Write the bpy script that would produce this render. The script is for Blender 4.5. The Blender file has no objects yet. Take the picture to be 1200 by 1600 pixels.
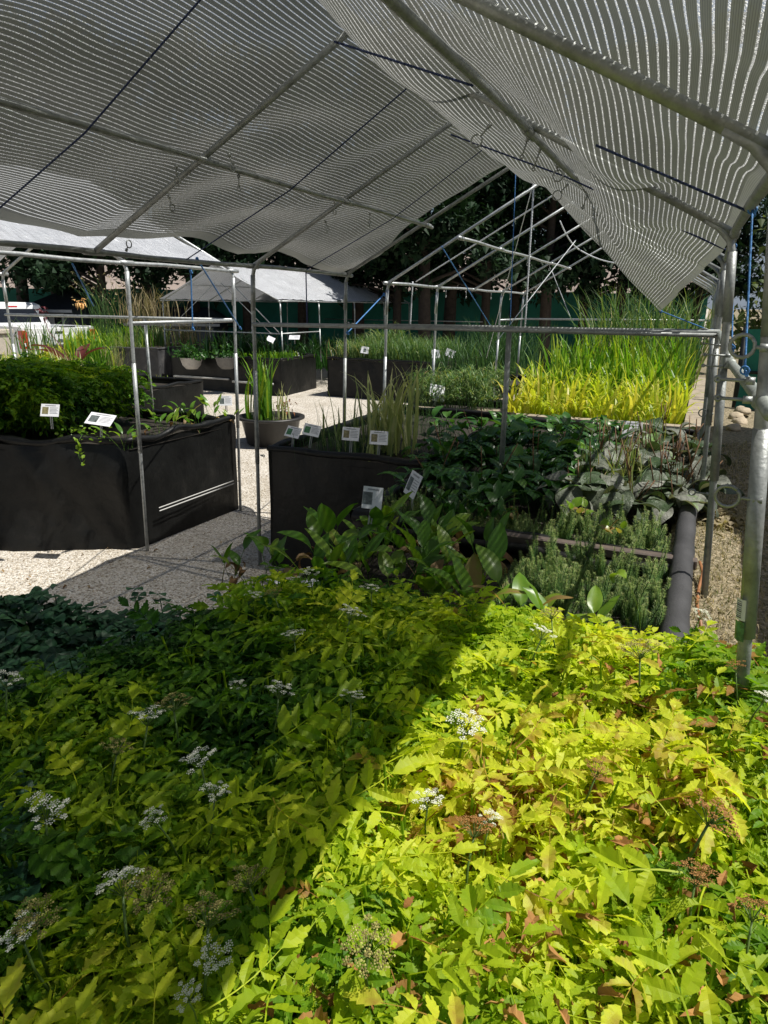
import bpy, math, random
import numpy as np
from mathutils import Vector, noise

random.seed(7); rng = np.random.default_rng(7)
C = bpy.context.scene.collection
SC = bpy.context.scene

# ------------------------------------------------------------------ camera
F, PITCH, YAW, ROLL = 1092.47, 0.28861, 0.41747, 0.00874
CAM = np.array([0.0, 0.0, 2.0])
fw = np.array([-math.sin(YAW)*math.cos(PITCH), math.cos(YAW)*math.cos(PITCH), -math.sin(PITCH)])
rt = np.array([math.cos(YAW), math.sin(YAW), 0.0]); up = np.cross(rt, fw)
c_, s_ = math.cos(ROLL), math.sin(ROLL)
rt, up = c_*rt + s_*up, -s_*rt + c_*up
def at(px, py, x=None, y=None, z=None):
    """world point seen at a photo pixel, on the plane x=, y= or z="""
    d = fw + rt*(px-600)/F + up*(800-py)/F
    if z is not None: t = (z-2.0)/d[2]
    elif y is not None: t = y/d[1]
    else: t = x/d[0]
    return Vector((CAM + d*t).tolist())
def far(px, depth, z=0.0):
    """ground point under column px at a horizontal distance ahead"""
    h = np.array([-math.sin(YAW), math.cos(YAW), 0]); r = np.array([math.cos(YAW), math.sin(YAW), 0])
    p = h*depth + r*(px-600)/1139.0*depth
    return Vector((p[0], p[1], z))
cd = bpy.data.cameras.new('camera'); cam = bpy.data.objects.new('camera', cd); C.objects.link(cam)
from mathutils import Matrix
M = Matrix(((rt[0], up[0], -fw[0]), (rt[1], up[1], -fw[1]), (rt[2], up[2], -fw[2])))
cam.matrix_world = Matrix.Translation(CAM.tolist()) @ M.to_4x4()
cd.sensor_fit = 'VERTICAL'; cd.sensor_height = 36.0; cd.lens = F/1600*36.0
cd.clip_start = 0.02; cd.clip_end = 3000
SC.camera = cam

# ------------------------------------------------------------------ light
SUNV = Vector((0.52, 0.13, 1.0)).normalized()
elev = math.asin(SUNV.z); azim = math.atan2(SUNV.x, SUNV.y)
w = bpy.data.worlds.new('World'); SC.world = w; w.use_nodes = True
nt = w.node_tree; bg = nt.nodes['Background']
sky = nt.nodes.new('ShaderNodeTexSky'); sky.sky_type = 'NISHITA'; sky.sun_disc = False
sky.sun_elevation = elev; sky.sun_rotation = azim
nt.links.new(sky.outputs[0], bg.inputs[0]); bg.inputs[1].default_value = 0.05
sd = bpy.data.lights.new('sun', 'SUN'); sd.energy = 5.0; sd.angle = math.radians(0.45); sd.color = (1.0, 0.955, 0.88)
so = bpy.data.objects.new('sun', sd); C.objects.link(so)
so.rotation_euler = SUNV.to_track_quat('Z', 'Y').to_euler(); so.location = (3, 2, 12)
SC.view_settings.view_transform = 'Standard'; SC.view_settings.look = 'None'
SC.view_settings.exposure = 0.25; SC.view_settings.gamma = 1.0
SC.render.resolution_x = 768; SC.render.resolution_y = 1024

# ------------------------------------------------------------------ materials
def newmat(name):
    m = bpy.data.materials.new(name); m.use_nodes = True
    n = m.node_tree; n.nodes.clear()
    out = n.nodes.new('ShaderNodeOutputMaterial')
    return m, n, out
def N(n, t, **k):
    x = n.nodes.new(t)
    for a, b in k.items(): setattr(x, a, b)
    return x
def ramp(n, stops, src):
    r = N(n, 'ShaderNodeValToRGB')
    e = r.color_ramp.elements
    while len(e) < len(stops): e.new(0.5)
    for i, (p, c) in enumerate(stops): e[i].position = p; e[i].color = (*c, 1)
    n.links.new(src, r.inputs[0]); return r.outputs[0]
def mat(name, col, rough=0.6, metal=0.0, var=0.25, scale=6.0, bump=0.0, bscale=40.0, spec=0.5, dirt=None):
    m, n, out = newmat(name)
    b = N(n, 'ShaderNodeBsdfPrincipled'); n.links.new(b.outputs[0], out.inputs[0])
    tc = N(n, 'ShaderNodeTexCoord')
    nz = N(n, 'ShaderNodeTexNoise'); nz.inputs['Scale'].default_value = scale; nz.inputs['Detail'].default_value = 6
    nz.inputs['Roughness'].default_value = 0.65
    n.links.new(tc.outputs['Object'], nz.inputs['Vector'])
    lo = tuple(c*(1-var) for c in col); hi = tuple(min(1, c*(1+var)) for c in col)
    stops = [(0.3, lo), (0.7, hi)]
    if dirt: stops = [(0.3, lo), (0.58, hi), (0.75, dirt)]
    n.links.new(ramp(n, stops, nz.outputs[0]), b.inputs['Base Color'])
    b.inputs['Roughness'].default_value = rough; b.inputs['Metallic'].default_value = metal
    b.inputs['Specular IOR Level'].default_value = spec
    if bump:
        n2 = N(n, 'ShaderNodeTexNoise'); n2.inputs['Scale'].default_value = bscale; n2.inputs['Detail'].default_value = 4
        n.links.new(tc.outputs['Object'], n2.inputs['Vector'])
        bp = N(n, 'ShaderNodeBump'); bp.inputs['Strength'].default_value = bump; bp.inputs['Distance'].default_value = 0.01
        n.links.new(n2.outputs[0], bp.inputs['Height']); n.links.new(bp.outputs[0], b.inputs['Normal'])
    return m
def leafmat(name, stops, trans=0.4, rough=0.42, spec=0.4, tboost=1.3, vein=0.0):
    m, n, out = newmat(name)
    a = N(n, 'ShaderNodeAttribute', attribute_name='tone')
    tc = N(n, 'ShaderNodeTexCoord')
    nz = N(n, 'ShaderNodeTexNoise'); nz.inputs['Scale'].default_value = 35; nz.inputs['Detail'].default_value = 3
    n.links.new(tc.outputs['Object'], nz.inputs['Vector'])
    ma = N(n, 'ShaderNodeMath', operation='MULTIPLY_ADD'); ma.inputs[1].default_value = 0.22
    n.links.new(nz.outputs[0], ma.inputs[0])
    sb = N(n, 'ShaderNodeMath', operation='SUBTRACT'); sb.inputs[1].default_value = 0.11
    n.links.new(a.outputs['Fac'], sb.inputs[0]); n.links.new(sb.outputs[0], ma.inputs[2])
    col = ramp(n, stops, ma.outputs[0])
    b = N(n, 'ShaderNodeBsdfPrincipled'); b.inputs['Roughness'].default_value = rough
    b.inputs['Specular IOR Level'].default_value = spec
    n.links.new(col, b.inputs['Base Color'])
    t = N(n, 'ShaderNodeBsdfTranslucent')
    g = N(n, 'ShaderNodeMixRGB', blend_type='MULTIPLY'); g.inputs[0].default_value = 1.0
    g.inputs[2].default_value = (tboost, tboost*1.02, tboost*0.45, 1)
    n.links.new(col, g.inputs[1]); n.links.new(g.outputs[0], t.inputs[0])
    mx = N(n, 'ShaderNodeMixShader'); mx.inputs[0].default_value = trans
    n.links.new(b.outputs[0], mx.inputs[1]); n.links.new(t.outputs[0], mx.inputs[2])
    n.links.new(mx.outputs[0], out.inputs[0])
    if vein:
        n2 = N(n, 'ShaderNodeTexNoise'); n2.inputs['Scale'].default_value = 60; n2.inputs['Detail'].default_value = 3
        n.links.new(tc.outputs['Object'], n2.inputs['Vector'])
        bp = N(n, 'ShaderNodeBump'); bp.inputs['Strength'].default_value = vein; bp.inputs['Distance'].default_value = 0.008
        n.links.new(n2.outputs[0], bp.inputs['Height']); n.links.new(bp.outputs[0], b.inputs['Normal'])
    return m
def clothmat(name, fabric, thread, gap_t, fab_t, metal=0.0, translu=0.4, period=0.024, gapw=0.2, thr_a=0.5, wrinkle=0.0):
    """knitted shade net: opaque bands, fine sub-bands, and open bands crossed by threads (UV = metres)"""
    m, n, out = newmat(name)
    uv = N(n, 'ShaderNodeUVMap'); sp = N(n, 'ShaderNodeSeparateXYZ'); n.links.new(uv.outputs[0], sp.inputs[0])
    def mth(op, a, b=None, c=None):
        x = N(n, 'ShaderNodeMath', operation=op)
        for i, v in enumerate((a, b, c)):
            if v is None: continue
            if hasattr(v, 'links') or not isinstance(v, (int, float)): n.links.new(v, x.inputs[i])
            else: x.inputs[i].default_value = v
        return x.outputs[0]
    fr = mth('FRACT', mth('DIVIDE', sp.outputs[0], period))
    gap = mth('LESS_THAN', fr, gapw)
    sub = mth('FRACT', mth('MULTIPLY', mth('SUBTRACT', fr, gapw), 5.0/(1-gapw)))
    subd = mth('LESS_THAN', sub, 0.3)
    # knit noise, stretched
    nz = N(n, 'ShaderNodeTexNoise'); nz.inputs['Scale'].default_value = 260; nz.inputs['Detail'].default_value = 2
    n.links.new(uv.outputs[0], nz.inputs['Vector'])
    holes = mth('LESS_THAN', nz.outputs[0], thr_a)
    big = N(n, 'ShaderNodeTexNoise'); big.inputs['Scale'].default_value = 1.6; big.inputs['Detail'].default_value = 5
    n.links.new(uv.outputs[0], big.inputs['Vector'])
    # transparency
    tg = mth('MULTIPLY', gap, mth('MULTIPLY', holes, gap_t))
    tf = mth('MULTIPLY', mth('SUBTRACT', 1.0, gap), mth('MULTIPLY_ADD', subd, fab_t, fab_t*0.25))
    trn = mth('ADD', tg, tf)
    fcol = ramp(n, [(0.3, tuple(c*0.82 for c in fabric)), (0.7, fabric)], big.outputs[0])
    mc = N(n, 'ShaderNodeMixRGB'); n.links.new(gap, mc.inputs[0]); n.links.new(fcol, mc.inputs[1]); mc.inputs[2].default_value = (*thread, 1)
    m2 = N(n, 'ShaderNodeMixRGB', blend_type='MULTIPLY'); n.links.new(mth('MULTIPLY', subd, 0.55), m2.inputs[0])
    n.links.new(mc.outputs[0], m2.inputs[1]); m2.inputs[2].default_value = (0.35, 0.35, 0.35, 1)
    b = N(n, 'ShaderNodeBsdfPrincipled'); n.links.new(m2.outputs[0], b.inputs['Base Color'])
    b.inputs['Roughness'].default_value = 0.45; b.inputs['Metallic'].default_value = metal
    if wrinkle:
        mp = N(n, 'ShaderNodeMapping'); mp.inputs['Scale'].default_value = (1.2, 9.0, 1.0); n.links.new(uv.outputs[0], mp.inputs[0])
        wn = N(n, 'ShaderNodeTexNoise'); wn.inputs['Scale'].default_value = 3.0; wn.inputs['Detail'].default_value = 6; wn.inputs['Distortion'].default_value = 0.8
        n.links.new(mp.outputs[0], wn.inputs['Vector'])
        bp = N(n, 'ShaderNodeBump'); bp.inputs['Strength'].default_value = wrinkle; bp.inputs['Distance'].default_value = 0.06
        n.links.new(wn.outputs[0], bp.inputs['Height']); n.links.new(bp.outputs[0], b.inputs['Normal'])
    tl = N(n, 'ShaderNodeBsdfTranslucent'); n.links.new(m2.outputs[0], tl.inputs[0])
    mx = N(n, 'ShaderNodeMixShader')
    n.links.new(mth('MULTIPLY_ADD', gap, 0.32, translu), mx.inputs[0])
    n.links.new(b.outputs[0], mx.inputs[1]); n.links.new(tl.outputs[0], mx.inputs[2])
    tp = N(n, 'ShaderNodeBsdfTransparent')
    m3 = N(n, 'ShaderNodeMixShader'); n.links.new(trn, m3.inputs[0])
    n.links.new(mx.outputs[0], m3.inputs[1]); n.links.new(tp.outputs[0], m3.inputs[2])
    n.links.new(m3.outputs[0], out.inputs[0])
    return m

G = {}
G['steel'] = mat('galvanised_steel', (0.42, 0.44, 0.44), 0.45, 0.55, 0.3, 22, 0.15, 120, dirt=(0.30, 0.31, 0.30))
G['steel_dull'] = mat('weathered_steel', (0.32, 0.35, 0.32), 0.55, 0.45, 0.3, 14, 0.15, 90)
G['steel_shade'] = mat('shaded_galvanised_steel', (0.27, 0.285, 0.275), 0.5, 0.45, 0.3, 18, 0.15, 110, dirt=(0.18, 0.19, 0.175))  # darker copy of the galvanised steel, shade under the cloth put into its colour
G['dark'] = mat('dark_metal', (0.03, 0.03, 0.03), 0.5, 0.5)
G['liner'] = mat('black_liner', (0.0065, 0.0068, 0.0065), 0.45, 0, 0.35, 5, 0.8, 11, 0.3, dirt=(0.020, 0.019, 0.017))
G['liner_grey'] = mat('grey_liner', (0.045, 0.045, 0.047), 0.65, 0, 0.35, 4, 0.3, 150, 0.4, dirt=(0.13, 0.125, 0.12))
G['soil'] = mat('wet_soil', (0.022, 0.017, 0.011), 0.8, 0, 0.5, 30, 0.8, 60)
G['wood'] = mat('weathered_plank', (0.30, 0.25, 0.19), 0.8, 0, 0.3, 9, 0.5, 60, dirt=(0.18, 0.14, 0.10))
G['redwood'] = mat('red_brown_plank', (0.34, 0.17, 0.09), 0.7, 0, 0.3, 9, 0.4, 60)
G['rail'] = mat('brown_rail', (0.11, 0.085, 0.07), 0.55, 0, 0.25, 12, 0.2, 60)
G['rope_blue'] = mat('blue_rope', (0.04, 0.15, 0.36), 0.7, 0, 0.6, 130, dirt=(0.35, 0.5, 0.65))
G['rope_navy'] = mat('navy_rope', (0.012, 0.022, 0.07), 0.8, 0, 0.9, 160, dirt=(0.2, 0.22, 0.28))
G['rope_white'] = mat('white_rope', (0.62, 0.64, 0.66), 0.7, 0, 0.35, 160, dirt=(0.12, 0.2, 0.42))
G['card'] = mat('laminated_card', (0.72, 0.73, 0.76), 0.25, 0, 0.05, 8)
G['print'] = mat('grey_print', (0.30, 0.31, 0.33), 0.5, 0, 0.3, 80)
G['white'] = mat('white_plastic', (0.5, 0.5, 0.48), 0.5, 0, 0.1, 8)
G['photo_green'] = mat('green_photo', (0.06, 0.17, 0.08), 0.3, 0, 0.8, 70)
G['photo_tan'] = mat('tan_photo', (0.20, 0.18, 0.09), 0.3, 0, 0.7, 70)
G['photo_grey'] = mat('grey_photo', (0.10, 0.12, 0.12), 0.3, 0, 0.8, 60)
G['fence'] = mat('green_netting', (0.015, 0.18, 0.135), 0.75, 0, 0.3, 1.2, 0.3, 8)
G['bark'] = mat('bark', (0.05, 0.038, 0.03), 0.9, 0, 0.4, 9, 0.9, 18)
G['shed'] = mat('slate_cladding', (0.045, 0.06, 0.085), 0.7, 0, 0.2, 3)
G['roof'] = mat('dark_shingle', (0.02, 0.023, 0.03), 0.85, 0, 0.4, 12, 0.4, 30)
G['trim'] = mat('pale_trim', (0.32, 0.34, 0.36), 0.6, 0, 0.1)
G['glass'] = mat('dark_glass', (0.01, 0.012, 0.016), 0.08, 0, 0.2)
G['paint'] = mat('white_car_paint', (0.78, 0.79, 0.80), 0.25, 0, 0.04, 3)
G['red'] = mat('red_lens', (0.45, 0.01, 0.012), 0.2, 0, 0.2, 30)
G['tyre'] = mat('tyre_rubber', (0.015, 0.015, 0.015), 0.8)
G['chrome'] = mat('chrome', (0.5, 0.5, 0.52), 0.25, 1.0, 0.1)
G['tub'] = mat('black_plastic', (0.022, 0.021, 0.02), 0.45, 0, 0.25, 8)
G['pot'] = mat('greyed_white_pot', (0.42, 0.40, 0.38), 0.6, 0, 0.2, 9)
G['block'] = mat('concrete', (0.47, 0.42, 0.35), 0.85, 0, 0.15, 14, 0.3, 60)
G['block_dark'] = mat('grey_pot', (0.14, 0.135, 0.13), 0.7, 0, 0.2, 9)
G['heron'] = mat('white_resin', (0.82, 0.83, 0.84), 0.4, 0, 0.05)
G['beak'] = mat('orange_beak', (0.4, 0.22, 0.05), 0.5)
G['stone'] = mat('sandstone', (0.42, 0.35, 0.25), 0.9, 0, 0.3, 9, 0.6, 40)
G['hose'] = mat('copper_hose', (0.30, 0.13, 0.05), 0.5)
G['brown_mulch'] = mat('brown_husk', (0.22, 0.14, 0.08), 0.9, 0, 0.4, 20)
G['cloth'] = clothmat('knitted_shade_cloth', (0.205, 0.215, 0.19), (0.88, 0.89, 0.88), 0.70, 0.08, 0.0, 0.22, thr_a=0.54, period=0.0215, gapw=0.19)
G['silver'] = clothmat('silver_shade_cloth', (0.80, 0.83, 0.88), (0.9, 0.91, 0.93), 0.7, 0.10, 0.35, 0.14, thr_a=0.5, gapw=0.12, wrinkle=0.9)
G['hem'] = clothmat('cloth_hem', (0.26, 0.27, 0.24), (0.3, 0.3, 0.3), 0.0, 0.05, 0.0, 0.3, gapw=0.001)
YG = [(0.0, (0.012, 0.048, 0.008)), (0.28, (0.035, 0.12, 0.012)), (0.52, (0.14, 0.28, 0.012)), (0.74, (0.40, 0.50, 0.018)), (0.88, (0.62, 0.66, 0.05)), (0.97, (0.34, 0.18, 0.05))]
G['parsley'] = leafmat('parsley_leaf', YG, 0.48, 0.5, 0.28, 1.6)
G['clover'] = leafmat('clover_leaf', [(0, (0.014, 0.05, 0.024)), (0.6, (0.040, 0.12, 0.055)), (1, (0.10, 0.22, 0.05))], 0.25, 0.45, 0.4)
G['paddle'] = leafmat('paddle_leaf', [(0, (0.03, 0.10, 0.012)), (0.5, (0.09, 0.22, 0.02)), (0.8, (0.22, 0.34, 0.03)), (0.92, (0.32, 0.22, 0.08))], 0.4, 0.35, 0.5, 1.4)
G['brownleaf'] = leafmat('withered_leaf', [(0, (0.16, 0.09, 0.045)), (1, (0.45, 0.33, 0.20))], 0.25, 0.8, 0.1, vein=0.8)
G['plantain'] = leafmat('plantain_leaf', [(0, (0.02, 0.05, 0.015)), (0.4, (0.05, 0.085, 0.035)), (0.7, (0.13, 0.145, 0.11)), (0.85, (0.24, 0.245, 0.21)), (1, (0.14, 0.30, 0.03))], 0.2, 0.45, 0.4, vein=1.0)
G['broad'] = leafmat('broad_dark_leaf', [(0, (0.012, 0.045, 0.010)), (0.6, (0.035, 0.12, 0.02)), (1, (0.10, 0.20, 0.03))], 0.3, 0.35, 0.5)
G['needle'] = leafmat('needle_leaf', [(0, (0.035, 0.09, 0.03)), (0.5, (0.09, 0.20, 0.05)), (0.85, (0.28, 0.36, 0.10)), (1, (0.42, 0.42, 0.18))], 0.2, 0.5)
G['iris'] = leafmat('iris_blade', [(0, (0.025, 0.09, 0.012)), (0.5, (0.12, 0.28, 0.02)), (0.8, (0.45, 0.52, 0.04)), (1, (0.62, 0.55, 0.10))], 0.45, 0.4, 0.4, 1.5)
G['reed'] = leafmat('reed_blade', [(0, (0.03, 0.09, 0.03)), (0.5, (0.10, 0.20, 0.06)), (0.8, (0.30, 0.36, 0.12)), (1, (0.42, 0.34, 0.16))], 0.35, 0.5)
G['varieg'] = leafmat('striped_blade', [(0, (0.12, 0.20, 0.07)), (0.5, (0.34, 0.40, 0.17)), (1, (0.62, 0.60, 0.34))], 0.35, 0.5)
G['canna'] = leafmat('dark_red_leaf', [(0, (0.05, 0.012, 0.012)), (1, (0.16, 0.04, 0.035))], 0.3, 0.35, 0.5)
G['treeleaf'] = leafmat('tree_leaf', [(0, (0.008, 0.022, 0.010)), (1, (0.022, 0.055, 0.022))], 0.12, 0.6, 0.2)
G['bushleaf'] = leafmat('bush_leaf', [(0, (0.04, 0.08, 0.02)), (1, (0.18, 0.22, 0.05))], 0.3, 0.6)
G['straw'] = leafmat('dry_grass', [(0, (0.10, 0.12, 0.04)), (0.5, (0.34, 0.28, 0.17)), (1, (0.55, 0.47, 0.34))], 0.3, 0.8, 0.1)
G['floret'] = leafmat('white_floret', [(0, (0.55, 0.60, 0.35)), (0.3, (0.82, 0.83, 0.78)), (1, (0.9, 0.9, 0.88))], 0.3, 0.7, 0.1, 1.0)
G['seed'] = leafmat('seed_head', [(0, (0.16, 0.14, 0.05)), (0.6, (0.30, 0.26, 0.09)), (1, (0.5, 0.5, 0.15))], 0.1, 0.8, 0.1)
G['seed_brown'] = leafmat('brown_seed_head', [(0, (0.20, 0.09, 0.03)), (1, (0.46, 0.25, 0.09))], 0.1, 0.8, 0.1)
G['stem'] = mat('green_stem', (0.10, 0.17, 0.035), 0.5, 0, 0.3, 20)
G['spike'] = mat('seed_spike', (0.16, 0.085, 0.04), 0.8, 0, 0.5, 90)
G['flower_yellow'] = mat('pale_orange_petal', (0.8, 0.5, 0.2), 0.6, 0, 0.2, 20)
G['flower_red'] = mat('red_petal', (0.5, 0.05, 0.02), 0.6)
G['maroon'] = mat('maroon_pod', (0.14, 0.03, 0.04), 0.7, 0, 0.4, 40)

# ------------------------------------------------------------------ object helpers
def tag(o, label=None, cat=None, group=None, kind=None):
    if label: o['label'] = label
    if cat: o['category'] = cat
    if group: o['group'] = group
    if kind: o['kind'] = kind
    return o
def thing(name, label, cat, loc=(0, 0, 0), rz=0.0, group=None):
    o = bpy.data.objects.new(name, None); C.objects.link(o)
    o.location = loc; o.rotation_euler = (0, 0, rz); o.empty_display_size = 0.1
    return tag(o, label, cat, group)
class MB:
    """collects geometry for one mesh object"""
    def __init__(s): s.v = []; s.f = []; s.t = []; s.n = 0; s.fm = []
    def add(s, v, f, tone=0.5, mi=0):
        v = np.asarray(v, float).reshape(-1, 3)
        s.v.append(v); s.f.extend([[i+s.n for i in q] for q in f]); s.fm.extend([mi]*len(f))
        t = np.full(len(v), tone) if np.isscalar(tone) else np.asarray(tone)
        s.t.append(t); s.n += len(v); return s
    def box(s, lo, hi, bev=0.0, mi=0):
        x0, y0, z0 = lo; x1, y1, z1 = hi
        b = min(bev, abs(x1-x0)*0.45, abs(y1-y0)*0.45, abs(z1-z0)*0.45)
        if b <= 0:
            v = [(x, y, z) for z in (z0, z1) for y in (y0, y1) for x in (x0, x1)]
            return s.add(v, [(0, 2, 3, 1), (4, 5, 7, 6), (0, 1, 5, 4), (2, 6, 7, 3), (0, 4, 6, 2), (1, 3, 7, 5)], mi=mi)
        v = []
        for z, i in ((z0, b), (z0+b, 0), (z1-b, 0), (z1, b)):
            v += [(x0+i+(b if not i else 0), y0+i, z), (x1-i-(b if not i else 0), y0+i, z), (x1-i, y0+i+(b if not i else 0), z), (x1-i, y1-i-(b if not i else 0), z),
                  (x1-i-(b if not i else 0), y1-i, z), (x0+i+(b if not i else 0), y1-i, z), (x0+i, y1-i-(b if not i else 0), z), (x0+i, y0+i+(b if not i else 0), z)]
        f = [tuple(reversed(range(8))), tuple(range(24, 32))]
        for k in range(3):
            for j in range(8): f.append((k*8+j, k*8+(j+1) % 8, k*8+8+(j+1) % 8, k*8+8+j))
        return s.add(v, f, mi=mi)
    def tube(s, pts, r, seg=8, tone=0.5, cap=True, mi=0):
        P = [Vector(p) for p in pts]; n = len(P)
        R = [r]*n if np.isscalar(r) else list(r)
        V = []; prev = None
        for i, p in enumerate(P):
            d = (P[min(i+1, n-1)]-P[max(i-1, 0)])
            d = d.normalized() if d.length > 1e-9 else Vector((0, 0, 1))
            if prev is None: a = d.orthogonal().normalized()
            else:
                a = prev - d*prev.dot(d)
                a = a.normalized() if a.length > 1e-6 else d.orthogonal().normalized()
            prev = a; b = d.cross(a)
            for k in range(seg):
                t = 2*math.pi*k/seg; V.append(p + (a*math.cos(t)+b*math.sin(t))*R[i])
        f = [(i*seg+k, i*seg+(k+1) % seg, (i+1)*seg+(k+1) % seg, (i+1)*seg+k) for i in range(n-1) for k in range(seg)]
        if cap: f += [tuple(reversed(range(seg))), tuple(range((n-1)*seg, n*seg))]
        return s.add([tuple(q) for q in V], f, tone, mi)
    def ring(s, c, r, tr, axis=(0, 1, 0), seg=16, arc=1.0):
        a = Vector(axis).normalized(); u = a.orthogonal().normalized(); w_ = a.cross(u); c = Vector(c)
        return s.tube([c+(u*math.cos(t)+w_*math.sin(t))*r for t in [2*math.pi*arc*i/seg for i in range(seg+1)]], tr, 6)
    def lathe(s, prof, c=(0, 0, 0), seg=28, sx=1.0, sy=1.0):
        V = []; n = len(prof)
        for r, z in prof:
            for k in range(seg):
                t = 2*math.pi*k/seg; V.append((c[0]+r*sx*math.cos(t), c[1]+r*sy*math.sin(t), c[2]+z))
        return s.add(V, [(i*seg+k, i*seg+(k+1) % seg, (i+1)*seg+(k+1) % seg, (i+1)*seg+k) for i in range(n-1) for k in range(seg)])
    def build(s, name, m, parent=None, smooth=False, uv=None):
        me = bpy.data.meshes.new(name)
        V = np.concatenate(s.v) if s.v else np.zeros((0, 3))
        me.from_pydata(V.tolist(), [], s.f)
        at_ = me.attributes.new('tone', 'FLOAT', 'POINT'); at_.data.foreach_set('value', np.concatenate(s.t).astype(np.float32))
        for x in (m if isinstance(m, (list, tuple)) else [m]): me.materials.append(G[x])
        if isinstance(m, (list, tuple)): me.polygons.foreach_set('material_index', s.fm)
        if smooth: me.polygons.foreach_set('use_smooth', [True]*len(me.polygons))
        if uv is not None:
            ul = me.uv_layers.new(name='uv'); li = np.zeros(len(me.loops), np.int32); me.loops.foreach_get('vertex_index', li)
            ul.data.foreach_set('uv', np.asarray(uv, np.float32)[li].ravel())
        me.update()
        o = bpy.data.objects.new(name, me); C.objects.link(o)
        if parent: o.parent = parent
        return o
def copy_tree(o, parent=None):
    c = o.copy(); C.objects.link(c); c.parent = parent
    for ch in list(o.children): copy_tree(ch, c)
    return c

def rotm(yaw, tilt, roll):
    """leaf frame: y = tip direction, z = face normal"""
    cy, sy = np.cos(yaw), np.sin(yaw); ct, st = np.cos(tilt), np.sin(tilt); cr, sr = np.cos(roll), np.sin(roll)
    Ry = np.array([[cr, 0, sr], [0, 1, 0], [-sr, 0, cr]])
    Rx = np.array([[1, 0, 0], [0, ct, -st], [0, st, ct]])
    Rz = np.array([[cy, -sy, 0], [sy, cy, 0], [0, 0, 1]])
    return Rz @ Rx @ Ry
def put(mb, T, pos, yaw=0, tilt=0, roll=0, s=1.0, tone=0.5):
    V = (T[0]*s) @ rotm(yaw, tilt, roll).T + np.asarray(pos)
    mb.add(V, T[1], tone if len(T) < 3 else np.clip(tone + T[2], 0, 1))

# leaf templates -----------------------------------------------------
def leaflet(L=1.0, W=0.45, teeth=4, fold=0.12, droop=0.15, rr=random, ta=1.0):
    """toothed ovate leaflet, 3 columns with serrated margins"""
    n = teeth*2+2
    vs = []; 
    for i in range(n+1):
        t = i/n
        wd = W*0.5*(math.sin(math.pi*min(1, t**0.75)))*(1-0.14*ta if i % 2 == 0 else 1+0.22*ta)
        if i in (0, n): wd = 0.004
        y = L*t; z = -droop*L*t*t
        yo = L*0.07*ta if i % 2 else 0
        wob = rr.uniform(-0.03, 0.03)*L
        vs += [(-wd, y+yo, z+fold*wd*2+wob), (0, y, z), (wd, y+yo, z+fold*wd*2-wob)]
    f = []
    for i in range(n):
        a = i*3; f += [(a, a+1, a+4, a+3), (a+1, a+2, a+5, a+4)]
    return (np.array(vs), f)
def compound(pairs=3, L=0.17, W=0.042, seed=0, deep=False):
    r = random.Random(seed); V = []; Fc = []; n = 0; tn = []
    def app(T, pos, yaw, tilt, s, tone=0.0, roll=0.0):
        nonlocal n
        v = (T[0]*s) @ rotm(yaw, tilt, roll).T + np.array(pos)
        V.append(v); Fc.extend([[i+n for i in q] for q in T[1]]); n += len(v); tn.append(np.full(len(v), tone))
    dr = r.uniform(0.15, 0.5)
    def sp(t): return (0.01*math.sin(3*t), L*t, -dr*L*t*t)
    m = MB(); m.tube([sp(i/5) for i in range(6)], [0.0016, 0.0015, 0.0013, 0.0011, 0.0009, 0.0006], 3, cap=False)
    V.append(m.v[0]); Fc.extend(m.f); n += len(m.v[0]); tn.append(np.full(len(m.v[0]), 0.05))
    for k in range(pairs):
        t = 0.28 + 0.6*k/max(1, pairs)
        for sd_ in (-1, 1):
            T = leaflet(1, W/0.055*r.uniform(0.42, 0.62), r.choice((4, 5)), r.uniform(0.02, 0.45), r.uniform(-0.1, 0.6), r, r.uniform(0.35, 1.0))
            app(T, sp(t), sd_*-r.uniform(0.75, 1.15), r.uniform(-0.3, 0.15), L*r.uniform(0.30, 0.42)*(1-0.25*k/pairs), r.uniform(-0.05, 0.05), r.uniform(-0.3, 0.3))
    T = leaflet(1, W/0.055*0.52, 4, 0.12, 0.25, r); app(T, sp(0.97), r.uniform(-0.15, 0.15), -0.15-dr*0.5, L*0.42)
    return (np.concatenate(V), Fc, np.concatenate(tn))
def blade(L=1.0, W=0.03, bend=0.3, seg=6, fold=0.3, twist=0.0, taper=0.8):
    fold *= 0.02
    """upright strip starting along +z, bending toward +y"""
    vs = []; y = z = 0.0; a = math.pi/2
    for i in range(seg+1):
        t = i/seg; wd = W*0.5*(1-t**3*taper*1.2 if t < 1 else 0.0)
        wd = max(wd, 0.0008*1)
        cx, sx = math.cos(twist*t), math.sin(twist*t)
        vs += [(-wd*cx, y-wd*sx*0.02+fold*wd, z), (0, y, z), (wd*cx, y+wd*sx*0.02+fold*wd, z)]
        a -= bend*2*t*2/seg; y += math.cos(a)*L/seg; z += math.sin(a)*L/seg
    f = []
    for i in range(seg):
        q = i*3; f += [(q, q+1, q+4, q+3), (q+1, q+2, q+5, q+4)]
    return (np.array(vs), f)
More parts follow.
